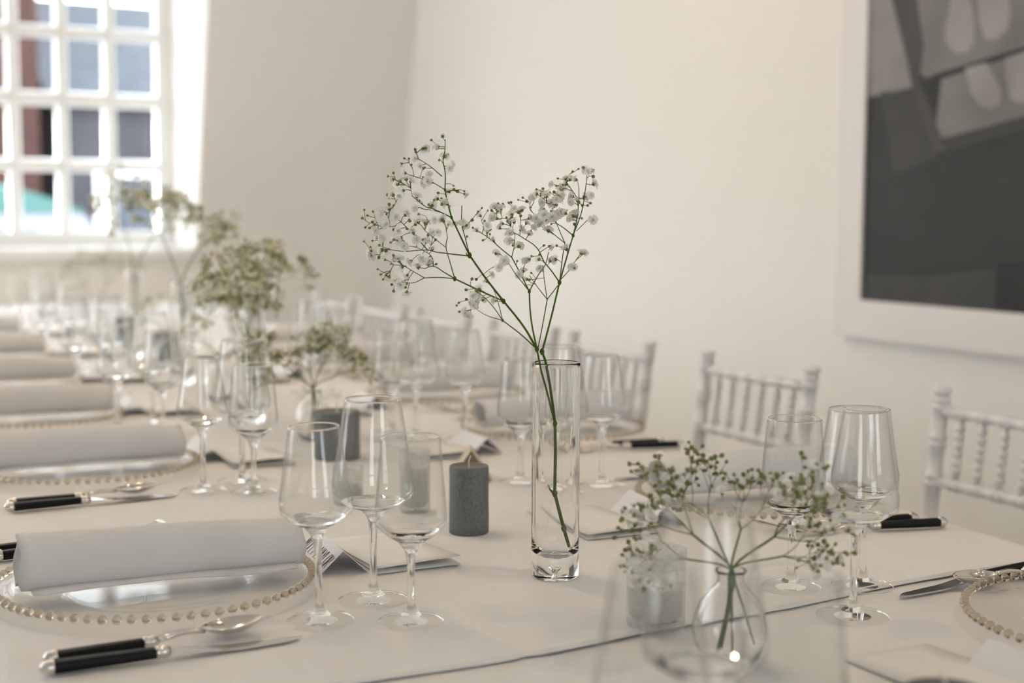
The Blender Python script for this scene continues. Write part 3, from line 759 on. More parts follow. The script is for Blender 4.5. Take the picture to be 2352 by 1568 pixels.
def flower_mesh(seed, r):
    bm = bmesh.new(); flower_geo(bm, r, random.Random(seed)); me = to_mesh('flower', bm, True)
    me.materials.append(M['petal_white']); me.materials.append(M['bud_green']); return me
FLOWER = [flower_mesh(s, 0.0061) for s in (1, 2, 3, 4)]
def bud_geo(bm, p, d, r):
    q = d.to_track_quat('Z', 'Y').to_matrix().to_4x4(); mx = Matrix.Translation(p) @ q
    prof = [(0, -1.1), (0.55, -0.75), (0.92, -0.1), (0.80, 0.5), (0.36, 0.95), (0, 1.05)]; n = 6; rings = []
    for rr, z in prof:
        rings.append([bm.verts.new(mx @ Vector((0, 0, z * r)))] if rr == 0 else [bm.verts.new(mx @ Vector((rr * r * math.cos(2 * math.pi * j / n), rr * r * math.sin(2 * math.pi * j / n), z * r))) for j in range(n)])
    for i, (a, c) in enumerate(zip(rings, rings[1:])):
        for j in range(n):
            k = (j + 1) % n
            f = bm.faces.new((a[0], c[k], c[j])) if len(a) == 1 else bm.faces.new((a[j], a[k], c[0])) if len(c) == 1 else bm.faces.new((a[j], a[k], c[k], c[j]))
            f.material_index = 1 if i == 4 else 0
def finish_sprig(t, stems, twigs, flowers, buds, single, fr=0.0048, br=0.0017, petal='petal_white'):
    b = bmesh.new()
    for pts, rad in stems: tube(b, pts, rad, 6)
    part('stem', b, 'stem_green', t, smooth=True)
    b = bmesh.new()
    for pts, rad in twigs: tube(b, pts, rad, 4, cap=False)
    o = part('twigs', b, 'twig_green', t, smooth=True); o['kind'] = 'stuff'
    if buds:
        b = bmesh.new()
        for p, d in buds: bud_geo(b, p, d, br * rnd.uniform(0.75, 1.25))
        me = to_mesh('buds', b, True); me.materials.append(M['bud_green']); me.materials.append(M[petal])
        o = link_mesh('buds', me, None, t); o['kind'] = 'stuff'
    if single:
        for i, (p, d) in enumerate(flowers):
            o = link_mesh('flower', FLOWER[i % 4], None, t, p, d.to_track_quat('Z', 'Y').to_euler())
            s = fr / 0.0048 * rnd.uniform(0.78, 1.16); o.scale = (s, s, s * rnd.uniform(0.85, 1.1))
    else:
        b = bmesh.new(); rg = random.Random(3)
        for p, d in flowers:
            flower_geo(b, fr * rg.uniform(0.8, 1.15), rg, petals=(6, 5, 4), mtx=Matrix.Translation(p) @ d.to_track_quat('Z', 'Y').to_matrix().to_4x4())
        me = to_mesh('blossom', b, True); me.materials.append(M[petal]); me.materials.append(M['bud_green'])
        o = link_mesh('blossom', me, None, t); o['kind'] = 'stuff'

def main_sprig():
    """the large spray in the nearest tall vase; drawn in its own plane (u right, v up, in mm) and given depth"""
    k = 1 / 2.8 / 2108                                   # drawing unit -> metres
    rg = random.Random(21)
    ax_r = Vector((math.cos(YAW), -math.sin(YAW), 0)); ax_d = Vector((math.sin(YAW), math.cos(YAW), 0))
    def P(u, v, w=0.0): return ax_r * ((u - 1275) * k) + Vector((0, 0, (2872 - v) * k)) + ax_d * w
    # drawing origin: u=1275 is the vase axis, v=2872 the table; depth w in metres
    stems = []; nodes = []                               # attachable points (Vector, weight)
    def st(pts, r0, r1, attach=True):
        ctrl = [P(*p) for p in pts]; sp = spline(ctrl, 6) if len(ctrl) > 2 else [ctrl[0].lerp(ctrl[1], i / 8) for i in range(9)]
        n = len(sp); stems.append((sp, [r0 + (r1 - r0) * i / (n - 1) for i in range(n)]))
        if attach: nodes.extend(sp)
    st([(1372, 2695, 0.002), (1330, 2555, -0.002), (1270, 2330, 0.002)], 0.0019, 0.0019, False)
    st([(1270, 2330, 0.002), (1272, 2100, 0.0), (1268, 1870, -0.004)], 0.0019, 0.0016, False)
    st([(1268, 1870, -0.004), (1236, 1640, -0.010), (1206, 1480, -0.014), (1180, 1400, -0.018)], 0.0015, 0.0013, False)
    st([(1262, 1850, -0.004), (1210, 1640, -0.014), (1165, 1470, -0.018), (1147, 1385, -0.018)], 0.0011, 0.0010, False)
    st([(1147, 1385, -0.018), (1060, 1240, -0.014), (935, 1088, -0.004)], 0.0012, 0.0011, False)
    st([(935, 1088, -0.004), (820, 945, 0.004), (716, 800, 0.008)], 0.0011, 0.0010)
    st([(716, 800, 0.008), (650, 665, 0.010), (600, 560, 0.010)], 0.0010, 0.0008)
    st([(600, 560, 0.010), (572, 450, 0.006), (560, 385, 0.004)], 0.0008, 0.0007)
    st([(560, 385, 0.004), (562, 280, 0.002), (548, 200, 0.0), (560, 140, 0), (562, 70, 0.0)], 0.0006, 0.0004)
    st([(716, 800, 0.008), (690, 690, 0.0), (668, 600, -0.006), (670, 485, -0.010)], 0.0006, 0.0005)
    st([(716, 805, 0.008), (600, 795, 0.020), (500, 785, 0.030)], 0.0008, 0.0006)
    st([(500, 785, 0.030), (430, 772, 0.034), (290, 780, 0.030), (205, 770, 0.022)], 0.0006, 0.0004)
    st([(440, 772, 0.032), (370, 690, 0.022), (280, 590, 0.010)], 0.0006, 0.0004)
    st([(600, 560, 0.010), (510, 522, 0.018), (400, 505, 0.022)], 0.0007, 0.0004)
    st([(600, 560, 0.010), (500, 510, -0.010), (440, 490, -0.016), (360, 425, -0.02)], 0.0006, 0.0004)
    st([(560, 385, 0.004), (470, 335, 0.012), (360, 300, 0.014)], 0.0005, 0.0004)
    st([(540, 300, 0.004), (470, 240, -0.008), (400, 195, -0.014)], 0.0005, 0.0003)
    st([(935, 1088, -0.004), (780, 1015, -0.016), (628, 942, -0.020)], 0.0009, 0.0008)
    st([(628, 942, -0.020), (540, 934, -0.022), (440, 936, -0.026)], 0.0006, 0.0005)
    st([(440, 936, -0.026), (370, 967, -0.028), (300, 960, -0.03)], 0.0005, 0.0003)
    st([(440, 936, -0.026), (380, 905, -0.018), (300, 860, -0.014)], 0.0005, 0.0003)
    st([(628, 942, -0.020), (560, 905, -0.010), (490, 868, -0.004), (430, 885, 0.0)], 0.0006, 0.0004)
    st([(490, 868, -0.004), (470, 800, 0.0), (380, 750, 0.004)], 0.0005, 0.0003)
    st([(628, 942, -0.020), (600, 840, -0.024), (575, 745, -0.026), (585, 680, -0.028)], 0.0006, 0.0004)
    st([(575, 745, -0.026), (500, 690, -0.022), (440, 640, -0.02)], 0.0004, 0.0003)
    st([(1147, 1385, -0.018), (1050, 1290, -0.030), (930, 1195, -0.036)], 0.0007, 0.0006, False)
    st([(930, 1195, -0.036), (860, 1175, -0.038), (805, 1150, -0.04), (755, 1115, -0.038)], 0.0005, 0.0003)
    st([(930, 1195, -0.036), (880, 1125, -0.030), (820, 1060, -0.026), (770, 1020, -0.024)], 0.0005, 0.0003)
    st([(930, 1195, -0.036), (905, 1090, -0.044), (870, 990, -0.048), (840, 960, -0.05)], 0.0005, 0.0003)
    st([(1147, 1385, -0.018), (1118, 1250, -0.020), (1103, 1140, -0.018), (1097, 1020, -0.014)], 0.0009, 0.0008, False)
    st([(1097, 1020, -0.014), (1040, 910, -0.004), (985, 810, 0.004)], 0.0006, 0.0006)
    st([(985, 810, 0.004), (920, 760, 0.012), (850, 700, 0.018), (790, 660, 0.018)], 0.0006, 0.0004)
    st([(985, 810, 0.004), (1000, 740, 0.0), (1005, 660, -0.002)], 0.0005, 0.0003)
    st([(1097, 1020, -0.014), (1010, 910, -0.022), (965, 840, -0.026), (920, 790, -0.028)], 0.0005, 0.0003)
    st([(1097, 1020, -0.014), (1150, 920, -0.020), (1195, 850, -0.024), (1215, 770, -0.03)], 0.0006, 0.0004)
    st([(1195, 845, 0.006), (1145, 750, 0.012), (1060, 690, 0.018), (990, 650, 0.02)], 0.0006, 0.0004)
    st([(1180, 1400, -0.018), (1235, 1190, -0.014), (1288, 965, -0.010)], 0.0011, 0.0009, False)
    st([(1155, 1375, -0.018), (1185, 1230, -0.006), (1213, 1078, 0.004)], 0.0006, 0.0006, False)
    st([(1213, 1078, 0.004), (1195, 960, 0.008), (1185, 860, 0.010)], 0.0005, 0.0003)
    st([(1213, 1078, 0.004), (1150, 1000, 0.014), (1100, 930, 0.020)], 0.0005, 0.0003)
    st([(1213, 1078, 0.004), (1280, 985, -0.004)], 0.0005, 0.0005, False)
    st([(1288, 965, -0.010), (1330, 810, -0.014), (1370, 668, -0.016)], 0.0008, 0.0007)
    st([(1290, 950, -0.010), (1310, 800, 0.004), (1325, 720, 0.010)], 0.0006, 0.0005)
    st([(1288, 965, -0.010), (1235, 890, 0.0), (1195, 845, 0.006)], 0.0007, 0.0006)
    st([(1288, 955, -0.010), (1340, 890, -0.024), (1385, 820, -0.03)], 0.0005, 0.0003)
    st([(1370, 668, -0.016), (1395, 560, -0.012), (1405, 450, -0.010), (1405, 370, -0.01)], 0.0006, 0.0004)
    st([(1370, 668, -0.016), (1420, 520, -0.022), (1440, 390, -0.026), (1450, 310, -0.026)], 0.0006, 0.0004)
    st([(1370, 668, -0.016), (1310, 620, -0.006), (1265, 590, 0.0), (1210, 540, 0.004)], 0.0006, 0.0004)
    st([(1325, 720, 0.010), (1290, 640, 0.016), (1260, 560, 0.020), (1235, 470, 0.022)], 0.0005, 0.0003)
    st([(1325, 720, 0.010), (1250, 660, 0.022), (1160, 580, 0.026), (1100, 500, 0.028)], 0.0005, 0.0003)
    st([(1405, 450, -0.010), (1360, 380, -0.004), (1320, 320, 0.0)], 0.0005, 0.0003)
    st([(1390, 640, -0.018), (1440, 585, -0.03)], 0.0004, 0.0003)
    # swollen joints
    for u, v, w, r in ((1330, 2555, -0.002, 0.0030), (1270, 2330, 0.002, 0.0032), (1268, 1870, -0.004, 0.0026), (1180, 1400, -0.018, 0.0028), (1147, 1385, -0.018, 0.0024), (935, 1088, -0.004, 0.0022), (716, 800, 0.008, 0.0025), (628, 942, -0.020, 0.0020), (1097, 1020, -0.014, 0.0018), (1288, 965, -0.010, 0.0022), (1370, 668, -0.016, 0.0017), (600, 560, 0.010, 0.0015), (930, 1195, -0.036, 0.0014), (560, 385, 0.004, 0.0014)):
        c = P(u, v, w); stems.append(([c + Vector((0, 0, -r * 1.3)), c + Vector((0, 0, -r * 0.6)), c, c + Vector((0, 0, r * 0.7)), c + Vector((0, 0, r * 1.3))], [r * 0.45, r * 0.85, r, r * 0.8, r * 0.4]))
    c = P(1262, 2325, 0.0); stems.append(([c, P(1238, 2300, -0.002), P(1224, 2262, -0.003)], [0.0016, 0.0010, 0.0002]))   # little leaf at the joint
    c = P(716, 800, 0.008); stems.append(([c, P(698, 800, 0.006), P(693, 780, 0.006)], [0.0014, 0.0009, 0.0002]))
    FL = [(548,52),(435,125),(505,125),(555,182),(598,228),(390,195),(418,232),(283,218),(305,280),(460,295),(430,340),(245,325),(270,355),(310,390),(350,340),(228,420),(265,435),(515,445),(570,470),(680,410),(585,400),(405,455),(365,500),(480,485),(310,545),(245,565),(165,525),(205,515),(105,595),(185,612),(130,640),(490,570),(440,600),(400,590),(590,605),(550,575),(345,655),(265,640),(130,690),(160,690),(105,670),(515,660),(475,660),(385,705),(270,710),(480,768),(310,745),(440,720),(90,800),(155,770),(195,825),(250,830),(340,840),(300,870),(390,880),(425,830),(220,930),(260,965),(330,920),(330,1020),
          (850,925),(830,970),(785,1010),(745,1050),(735,1090),(800,1085),(885,1085),(723,1165),(900,875),
          (695,610),(785,550),(760,650),(825,615),(825,660),(868,562),(930,600),(915,505),(910,630),(985,545),(1050,515),(965,715),(870,710),(885,785),(945,830),(1030,745),(980,660),(1040,640),(1075,600),(1090,565),(1095,670),(1120,630),(1165,605),(1190,510),(1220,645),(1200,570),(1270,545),(1300,525),(1280,450),(1240,470),(1230,400),(1240,350),(1300,380),(1300,415),(1150,410),(1120,435),(1185,460),(1360,460),(1395,455),(1370,425),(1390,320),(1350,320),(1445,275),(1490,350),(1465,420),(1485,562),(1370,550),(1355,565),(1385,535),(1080,840),(1165,830),(1270,825),(1230,840),(1085,955),(1170,890),(1060,905),(1365,870),(1412,780),(1330,755),(1225,740),(1000,590),(1145,570),(1330,350)]
    BD = [(475,75),(375,135),(380,152),(295,185),(325,188),(250,285),(345,228),(55,515),(45,565),(70,550),(105,525),(55,625),(85,628),(42,715),(90,712),(85,750),(155,880),(170,915),(185,945),(225,985),(243,1022),(325,978),(220,718),(365,608),(505,855),(460,860),(735,575),(770,522),(795,500),(830,515),(855,515),(895,468),(925,475),(965,465),(980,462),(1025,445),(1055,430),(1080,455),(1140,380),(1180,375),(1275,310),(1370,265),(1405,250),(1420,250),(1435,248),(1490,260),(1490,300),(1475,465),(1455,480),(1425,480),(800,705),(735,625),(700,680),(1020,835),(1110,800),(1110,910),(1190,735),(1270,735),(700,1010),(735,945),(760,950),(650,1100),(635,1120),(655,1155),(700,1075),(770,1125),(515,405),(615,360),(618,384),(640,395),(200,440),(205,480),(235,485),(190,540),(120,610),(225,640),(330,585),(380,575),(420,700),(500,700),(465,480),(495,450)]
    for i in range(70):
        u, v = rg.choice(FL); BD.append((u + rg.gauss(0, 26), v + rg.gauss(0, 24)))
    for i in range(46):
        u, v = rg.choice(FL); FL.append((u + rg.choice((-1, 1)) * rg.uniform(14, 30), v + rg.gauss(0, 16)))
    twigs, flowers, buds = [], [], []
    pool = [(p.copy()) for p in nodes]
    items = [(u, v, 'f') for u, v in FL] + [(u, v, 'b') for u, v in BD]
    def near2(u, v):
        q = P(u, v); return min((p - q).dot(p - q) for p in nodes)
    items.sort(key=lambda t: near2(t[0], t[1]))
    centre = {0: P(430, 800), 1: P(1180, 950), 2: P(900, 1150)}
    for u, v, kd in items:
        q0 = P(u, v); best = None
        cen = centre[0] if u < 690 and v < 1040 else centre[2] if u < 960 and v > 860 else centre[1]
        for p in pool:
            d2 = Vector(((p - q0).dot(ax_r), (p - q0).z)); dd = d2.length
            if dd < 0.004: continue
            outw = ((q0 - cen).length - (p - cen).length)
            cost = dd + (0.020 if outw < -0.002 else 0)
            if best is None or cost < best[0]: best = (cost, p)
        p = best[1]
        w0 = p.dot(ax_d); q = q0 + ax_d * (w0 + rg.gauss(0, 0.008))
        L = (q - p).length
        mid = p.lerp(q, 0.5) + Vector((rg.gauss(0, 1), rg.gauss(0, 1), rg.gauss(0.4, 1))) * L * 0.07
        pts = spline([p, mid, q], 4); rr = 0.00034 if kd == 'f' else 0.00028
        twigs.append((pts, [rr * (1.25 - 0.4 * i / (len(pts) - 1)) for i in range(len(pts))]))
        pool.extend(pts[2:6:1] if L > 0.012 else [])
        d = (q - mid).normalized()
        if kd == 'f':
            d2 = (d + Vector((rg.gauss(0, 0.5), rg.gauss(0, 0.5), rg.gauss(0.1, 0.4))) - ax_d * rg.uniform(0, 0.7)).normalized()
            flowers.append((q + d2 * 0.002, d2))
        else: buds.append((q, d))
    return stems, twigs, flowers, buds

def grow(rg, base, direction, length, spread, depth, r, stems, twigs, tips):
    """branching stem; ends collected in tips as (point, direction)"""
    d = direction.normalized(); end = base + d * length
    mid = base.lerp(end, 0.5) + Vector((rg.gauss(0, 1), rg.gauss(0, 1), 0)) * length * 0.05
    pts = spline([base, mid, end], 3)
    (stems if r > 0.00055 else twigs).append((pts, [r * (1 - 0.25 * i / (len(pts) - 1)) for i in range(len(pts))]))
    if depth == 0:
        tips.append((end, d)); return
    n = rg.choice((2, 3, 3))
    a0 = rg.uniform(0, 6.28)
    for k in range(n):
        a = a0 + 6.28 * k / n; side = d.orthogonal().normalized(); side.rotate(Matrix.Rotation(a, 3, d))
        nd = (d + side * spread * rg.uniform(0.6, 1.25) + Vector((0, 0, 0.10))).normalized()
        grow(rg, end, nd, length * rg.uniform(0.5, 0.85), spread, depth - 1, max(r * 0.66, 0.00030), stems, twigs, tips)
def sprig_from(seed, specs, fl_ratio=0.6, far=False):
    """specs: (base, direction, first straight length, branch length, spread, depth, radius)"""
    rg = random.Random(seed); stems, twigs, tips = [], [], []
    for base, way, L, sp, dp, r in specs:
        pts = [Vector(p) for p in [base] + way]; c = spline(pts, 5)
        stems.append((c, [r] * len(c)))
        d = (c[-1] - c[-2]).normalized()
        for k in range(3):
            side = d.orthogonal().normalized(); side.rotate(Matrix.Rotation(2.1 * k + rg.uniform(0, 1), 3, d))
            grow(rg, c[-1], (d + side * sp * rg.uniform(0.5, 1.2)), L * rg.uniform(0.7, 1.1), sp, dp, r * 0.6, stems, twigs, tips)
    fl, bd = [], []
    for p, d in tips:
        (fl if rg.random() < fl_ratio else bd).append((p, d))
        for e in range(2):
            dd = (d + Vector((rg.gauss(0, 0.6), rg.gauss(0, 0.6), rg.gauss(0.2, 0.5)))).normalized(); q = p - d * 0.004; e_ = q + dd * rg.uniform(0.006, 0.014)
            twigs.append(([q, e_], [0.0003, 0.00025])); (bd if rg.random() > fl_ratio * 0.5 else fl).append((e_, dd))
    return stems, twigs, fl, bd

# nearest tall vase with its spray
VX, VY = 0.753, 1.336
cylinder_vase(VX, VY, 'tall clear cylinder vase in sharp focus, holding the two-armed white flower spray')
t = thing('gypsophila_spray', 'two-armed spray of tiny white flowers standing in the nearest tall vase', 'flowers', (VX, VY, cloth_top(VX, VY) + 0.0004), group='gypsophila sprays')
finish_sprig(t, *main_sprig(), single=True)

def bunch_in_tall(y, x, seed, specs, label_v, label_f, petal='petal_cream', ratio=0.5):
    cylinder_vase(x, y, label_v)
    t = thing('gypsophila_spray', label_f, 'flowers', (x, y, cloth_top(x, y) + 0.0004), group='gypsophila sprays')
    finish_sprig(t, *sprig_from(seed, specs, ratio), single=False, fr=0.0058, br=0.0024, petal=petal)
bunch_in_tall(2.58, 0.795, 5, [((0.004, 0.0, 0.026), [(-0.004, 0.004, 0.12), (-0.030, -0.010, 0.215)], 0.044, 0.85, 4, 0.0014), ((-0.006, 0.004, 0.026), [(0.006, -0.004, 0.12), (0.030, 0.010, 0.235)], 0.042, 0.85, 4, 0.0014),
                               ((0.0, -0.006, 0.028), [(0.002, 0.002, 0.10), (-0.004, 0.0, 0.175)], 0.036, 0.85, 4, 0.0013)],
              'tall clear cylinder vase crammed with a dense flower bunch, second from the camera', 'dense bushy bunch of cream gypsophila in the second tall vase')
bunch_in_tall(3.21, 0.83, 8, [((0.0, 0.004, 0.026), [(0.002, 0.0, 0.14), (0.0, -0.004, 0.235), (0.040, -0.010, 0.315)], 0.046, 0.85, 4, 0.0015), ((0.002, 0.004, 0.15), [(-0.004, 0.0, 0.235), (-0.040, 0.01, 0.34)], 0.048, 0.85, 4, 0.0013)],
              'tall clear cylinder vase third from the camera, before the window', 'forked airy gypsophila spray standing against the window reveal')
bunch_in_tall(3.84, 0.865, 11, [((0.0, 0.004, 0.026), [(0.002, 0.0, 0.14), (0.012, -0.004, 0.25), (0.055, -0.010, 0.33)], 0.048, 0.8, 3, 0.0015), ((0.002, 0.004, 0.20), [(-0.010, 0.0, 0.30), (-0.030, 0.01, 0.37)], 0.056, 0.8, 3, 0.0012)],
              'farthest tall clear cylinder vase, fourth from the camera', 'farthest thin gypsophila spray, its heads in front of the lower window panes', ratio=0.4)

def posy(x, y, seed, specs, label_v, label_f, single, ratio=0.5, petal='petal_white', **kw):
    bud_vase(x, y, label_v)
    t = thing('gypsophila_posy', label_f, 'flowers', (x, y, cloth_top(x, y) + 0.0004), group='gypsophila posies')
    finish_sprig(t, *sprig_from(seed, specs, ratio), single=single, petal=petal, **kw)
Z0 = 0.006
posy(0.746, 1.006, 15, [((-0.017, -0.004, 0.013), [(-0.004, -0.002, 0.055), (0.002, 0.0, 0.086), (-0.030, 0.016, 0.118)], 0.034, 0.75, 2, 0.0012),
                        ((-0.010, 0.004, 0.010), [(-0.001, 0.002, 0.055), (0.004, 0.002, 0.088), (0.030, -0.022, 0.118)], 0.034, 0.75, 2, 0.0012),
                        ((0.022, -0.008, 0.018), [(0.008, -0.004, 0.060), (0.0, 0.0, 0.086), (-0.006, 0.026, 0.128)], 0.032, 0.8, 2, 0.0010),
                        ((0.0, 0.012, 0.012), [(0.002, 0.002, 0.060), (0.002, 0.002, 0.09), (0.010, 0.0, 0.122)], 0.030, 0.7, 2, 0.0010),
                        ((-0.004, -0.010, 0.012), [(0.0, -0.002, 0.060), (-0.002, 0.0, 0.088), (-0.036, 0.022, 0.096)], 0.023, 0.7, 2, 0.0009),
                        ((0.008, 0.006, 0.012), [(0.002, 0.002, 0.060), (0.002, 0.0, 0.088), (0.038, -0.024, 0.100)], 0.023, 0.7, 2, 0.0009)],
     'small round bud vase at the front of the table, before the frosted votive', 'loose posy of green-budded gypsophila in the nearest round bud vase', True, 0.30, fr=0.0040, br=0.0022)
posy(0.83, 2.33, 17, [((-0.01, 0, Z0), [(0, 0, 0.086), (-0.036, 0.018, 0.112)], 0.030, 0.7, 3, 0.0011), ((0.01, 0.004, Z0), [(0, 0.002, 0.088), (0.034, -0.016, 0.112)], 0.030, 0.7, 3, 0.0011),
                      ((0.0, 0.004, Z0), [(0, 0.002, 0.086), (-0.006, 0.0, 0.118)], 0.030, 0.75, 3, 0.0011), ((0.004, -0.004, Z0), [(0, 0.0, 0.086), (-0.052, 0.026, 0.135)], 0.030, 0.7, 3, 0.0010), ((0.002, 0.006, Z0), [(0, 0.0, 0.086), (0.012, -0.004, 0.125)], 0.028, 0.7, 3, 0.0010)],
     'round bud vase behind the wide grey candle', 'spreading posy of yellow-green gypsophila behind the wide grey candle', False, 0.45, 'petal_cream', fr=0.0044, br=0.0022)
posy(0.83, 2.92, 19, [((-0.01, 0, Z0), [(0, 0, 0.086), (-0.022, 0.012, 0.118)], 0.034, 0.7, 2, 0.0011), ((0.01, 0.004, Z0), [(0, 0.002, 0.088), (0.018, -0.008, 0.12)], 0.034, 0.7, 2, 0.0011)],
     'round bud vase between the second and third tall vases', 'blurred posy between the second and third tall vases', False, 0.45, 'petal_cream', fr=0.0046)
posy(0.87, 3.52, 23, [((-0.01, 0, Z0), [(0, 0, 0.086), (-0.016, 0.012, 0.112)], 0.032, 0.7, 3, 0.0011), ((0.01, 0.004, Z0), [(0, 0.002, 0.088), (0.016, -0.008, 0.115)], 0.032, 0.7, 2, 0.0011)],
     'round bud vase beyond the third tall vase', 'compact dark posy beyond the third tall vase', False, 0.4, 'petal_cream', fr=0.0046)
posy(0.90, 4.5, 29, [((-0.01, 0, Z0), [(0, 0, 0.086), (-0.030, 0.012, 0.16)], 0.046, 0.8, 3, 0.0011), ((0.01, 0.004, Z0), [(0, 0.002, 0.088), (0.030, -0.008, 0.17)], 0.046, 0.8, 3, 0.0011)],
     'farthest round bud vase near the window end', 'farthest pale posy at the window end of the table', False, 0.4, 'petal_cream', fr=0.0046)

# ------------------------------------------------------------------ candles, votives on the centre line
pillar_candle(0.762, 1.571, 0.0245, 0.0845, 'small mottled grey pillar candle right behind the nearest tall vase')
pillar_candle(0.803, 2.143, 0.0365, 0.0770, 'wide grey pillar candle behind the nearest wine glasses')
pillar_candle(0.90, 3.68, 0.026, 0.082, 'blurred grey candle before the window, right of the far pair')
pillar_candle(0.925, 4.25, 0.026, 0.080, 'blurred grey candle farthest down the table')
pillar_candle(0.697, 0.695, 0.0300, 0.0800, 'grey candle cut off at the bottom right edge')
votive(0.752, 1.716, 0.0205, 0.083, 'frosted glass votive behind the nearest wine glasses', 0.060)
votive(0.690, 1.80, 0.0205, 0.052, 'short frosted votive half hidden behind the wide-bowled glass', 0.030)
votive(0.748, 1.128, 0.0285, 0.076, 'frosted votive at the front beside the nearest round bud vase', 0.040)

# ------------------------------------------------------------------ place settings
LX = lambda y: 0.35 + 0.062 * (y - 1.475)
RX = lambda y: 1.20 + 0.055 * (y - 1.565)
OL = ['nearest', 'second', 'third', 'fourth', 'fifth', 'sixth']
left = [1.475, 2.20, 2.77, 3.33, 3.95, 4.65]
right = [0.915, 1.565, 2.22, 2.72, 3.30, 3.90]
meas_L = {0: [('slim', 0.462, 1.283), ('wide', 0.537, 1.331), ('short', 0.541, 1.244)], 1: [('slim', 0.536, 1.971), ('wide', 0.607, 2.016), ('short', 0.598, 1.931)]}
meas_R = {0: [('short', 0.954, 1.180), ('wide', 0.947, 1.074), ('slim', 1.026, 1.150)], 1: [('short', 0.970, 1.827), ('wide', 0.984, 1.738), ('slim', 1.064, 1.752)], 2: [('short', 0.985, 2.348), ('wide', 0.992, 2.258), ('slim', 1.070, 2.222)]}
for k, x, y in (('slim', 0.462, 0.700), ('wide', 0.541, 0.757), ('short', 0.552, 0.680)):
    wine_glass(k, x, y, 'very blurred in the foreground at the bottom edge')
for i, y in enumerate(left):
    x = LX(y) if i != 1 else 0.42
    o = OL[i]; where = 'at the %s left-hand place' % o
    charger(x, y, 'clear glass charger plate with beaded rim %s' % where, i < 2)
    if i == 0: napkin(0.357, 1.472, R(-2.2), 'large folded white napkin on the nearest left-hand plate', 0)
    else: napkin(x - 0.005, y - 0.01, R(rnd.uniform(-3, 2)), 'folded white napkin on the %s left-hand plate' % o, i)
    for k, gx, gy in meas_L.get(i, [('slim', x + 0.114, y - 0.205), ('wide', x + 0.187, y - 0.16), ('short', x + 0.184, y - 0.25)]):
        wine_glass(k, gx, gy, where, (0, R(-1.6)) if (i, k) == (0, 'slim') else (0, 0), 0.0 if (i, k) == (0, 'slim') else rnd.uniform(0, 3))
    if i < 4:
        ky = y - 0.240 if i == 0 else y - 0.262
        cutlery('knife', x - 0.158, ky, R(0.2 if i == 0 else 3.0), 'beside the %s left-hand plate' % o)
        cutlery('spoon', x - 0.151, ky + 0.026, R(4.5 if i == 0 else 3.5), 'beside the %s left-hand plate' % o)
        cutlery('fork', x - 0.140, y + 0.192, R(10 if i == 0 else 4), 'beyond the %s left-hand plate, nearer to the plate' % o)
        cutlery('fork', x - 0.152, y + 0.222, R(10 if i == 0 else 4), 'beyond the %s left-hand plate, outer one' % o)
    mx, my = (0.632, 1.512) if i == 0 else (0.678, 2.205) if i == 1 else (x + 0.265, y + 0.03)
    menu_card(mx, my, R(-2 if i == 0 else -3), 'cream menu card lying behind the glasses %s' % where, 0.010 if i == 0 else 0.012)
    place_card((0.553 if i == 0 else x + 0.192), (1.500 if i == 0 else y + 0.05), R(-6), ('white tent card hand-lettered with a name, ' if i == 0 else 'white tent name card ') + where, 'MOLLY NAYLOR' if i == 0 else None)
for i, y in enumerate(right):
    x = (1.168, RX(y), 1.245)[i] if i < 3 else RX(y)
    o = ['cut-off', 'second', 'third', 'fourth', 'fifth', 'sixth'][i]; where = 'at the %s right-hand place' % o
    charger(x, y, 'clear glass charger plate with beaded rim %s' % where, i < 2)
    if i > 0: napkin(x + 0.008, y + 0.012, R(180 + (-9 if i == 1 else -6)), 'folded white napkin on the %s right-hand plate' % o, i + 1)
    else: napkin(x + 0.055, y - 0.02, R(176), 'folded white napkin on the plate cut off at right', 2)
    for k, gx, gy in meas_R.get(i, [('short', x - 0.235, y + 0.225), ('wide', x - 0.25, y + 0.12), ('slim', x - 0.19, y + 0.17)]):
        wine_glass(k, gx, gy, where, (0, 0), rnd.uniform(0, 3))
    if i < 5:
        if i: 
            cutlery('fork', x + 0.118, y - 0.243, R(180 - 14), 'before the %s right-hand plate, outer one' % o)
            cutlery('fork', x + 0.102, y - 0.208, R(180 - 13), 'before the %s right-hand plate, nearer to the plate' % o)
        if i == 0:
            cutlery('knife', 1.268, 1.120, R(183.8), 'beyond the %s right-hand plate' % o)
            cutlery('spoon', 1.315, 1.103, R(180.5), 'beyond the %s right-hand plate' % o)
        else:
            cutlery('knife', x + 0.135, y + 0.226, R(183), 'beyond the %s right-hand plate' % o)
            cutlery('spoon', x + 0.128, y + 0.198, R(181), 'beyond the %s right-hand plate' % o)
    mx, my = (0.926, 1.548) if i == 1 else (0.896, 0.880) if i == 0 else (x - 0.275, y - 0.080)
    menu_card(mx, my, R(176 if i else 180) + math.pi, 'cream menu card lying in front of the glasses %s' % where, 0.010)
    px, py = (1.006, 1.540) if i == 1 else (0.945, 0.840) if i == 0 else (1.040, 2.125) if i == 2 else (x - 0.19, y - 0.03)
    place_card(px, py, R(180 + (-8 if i == 1 else -4)), 'white tent name card ' + where)

t = thing('cream_tent_card', 'small cream paper tent standing end-on behind the small grey candle', 'card', (0.921, 1.894, TZ + 0.0014), (0, 0, R(-24)))
b = bmesh.new(); v = [b.verts.new(p) for p in ((-0.030, -0.03, 0), (0, -0.03, 0.046), (0.030, -0.03, 0), (-0.030, 0.03, 0), (0, 0.03, 0.046), (0.030, 0.03, 0))]
b.faces.new((v[0], v[1], v[4], v[3])); b.faces.new((v[1], v[2], v[5], v[4])); b.faces.new((v[0], v[3], v[5], v[2])); b.faces.new((v[3], v[4], v[5]))
o = part('folded_card', b, 'cream_paper', t); m = o.modifiers.new('paper', 'SOLIDIFY'); m.thickness = 0.0006; m.offset = 0

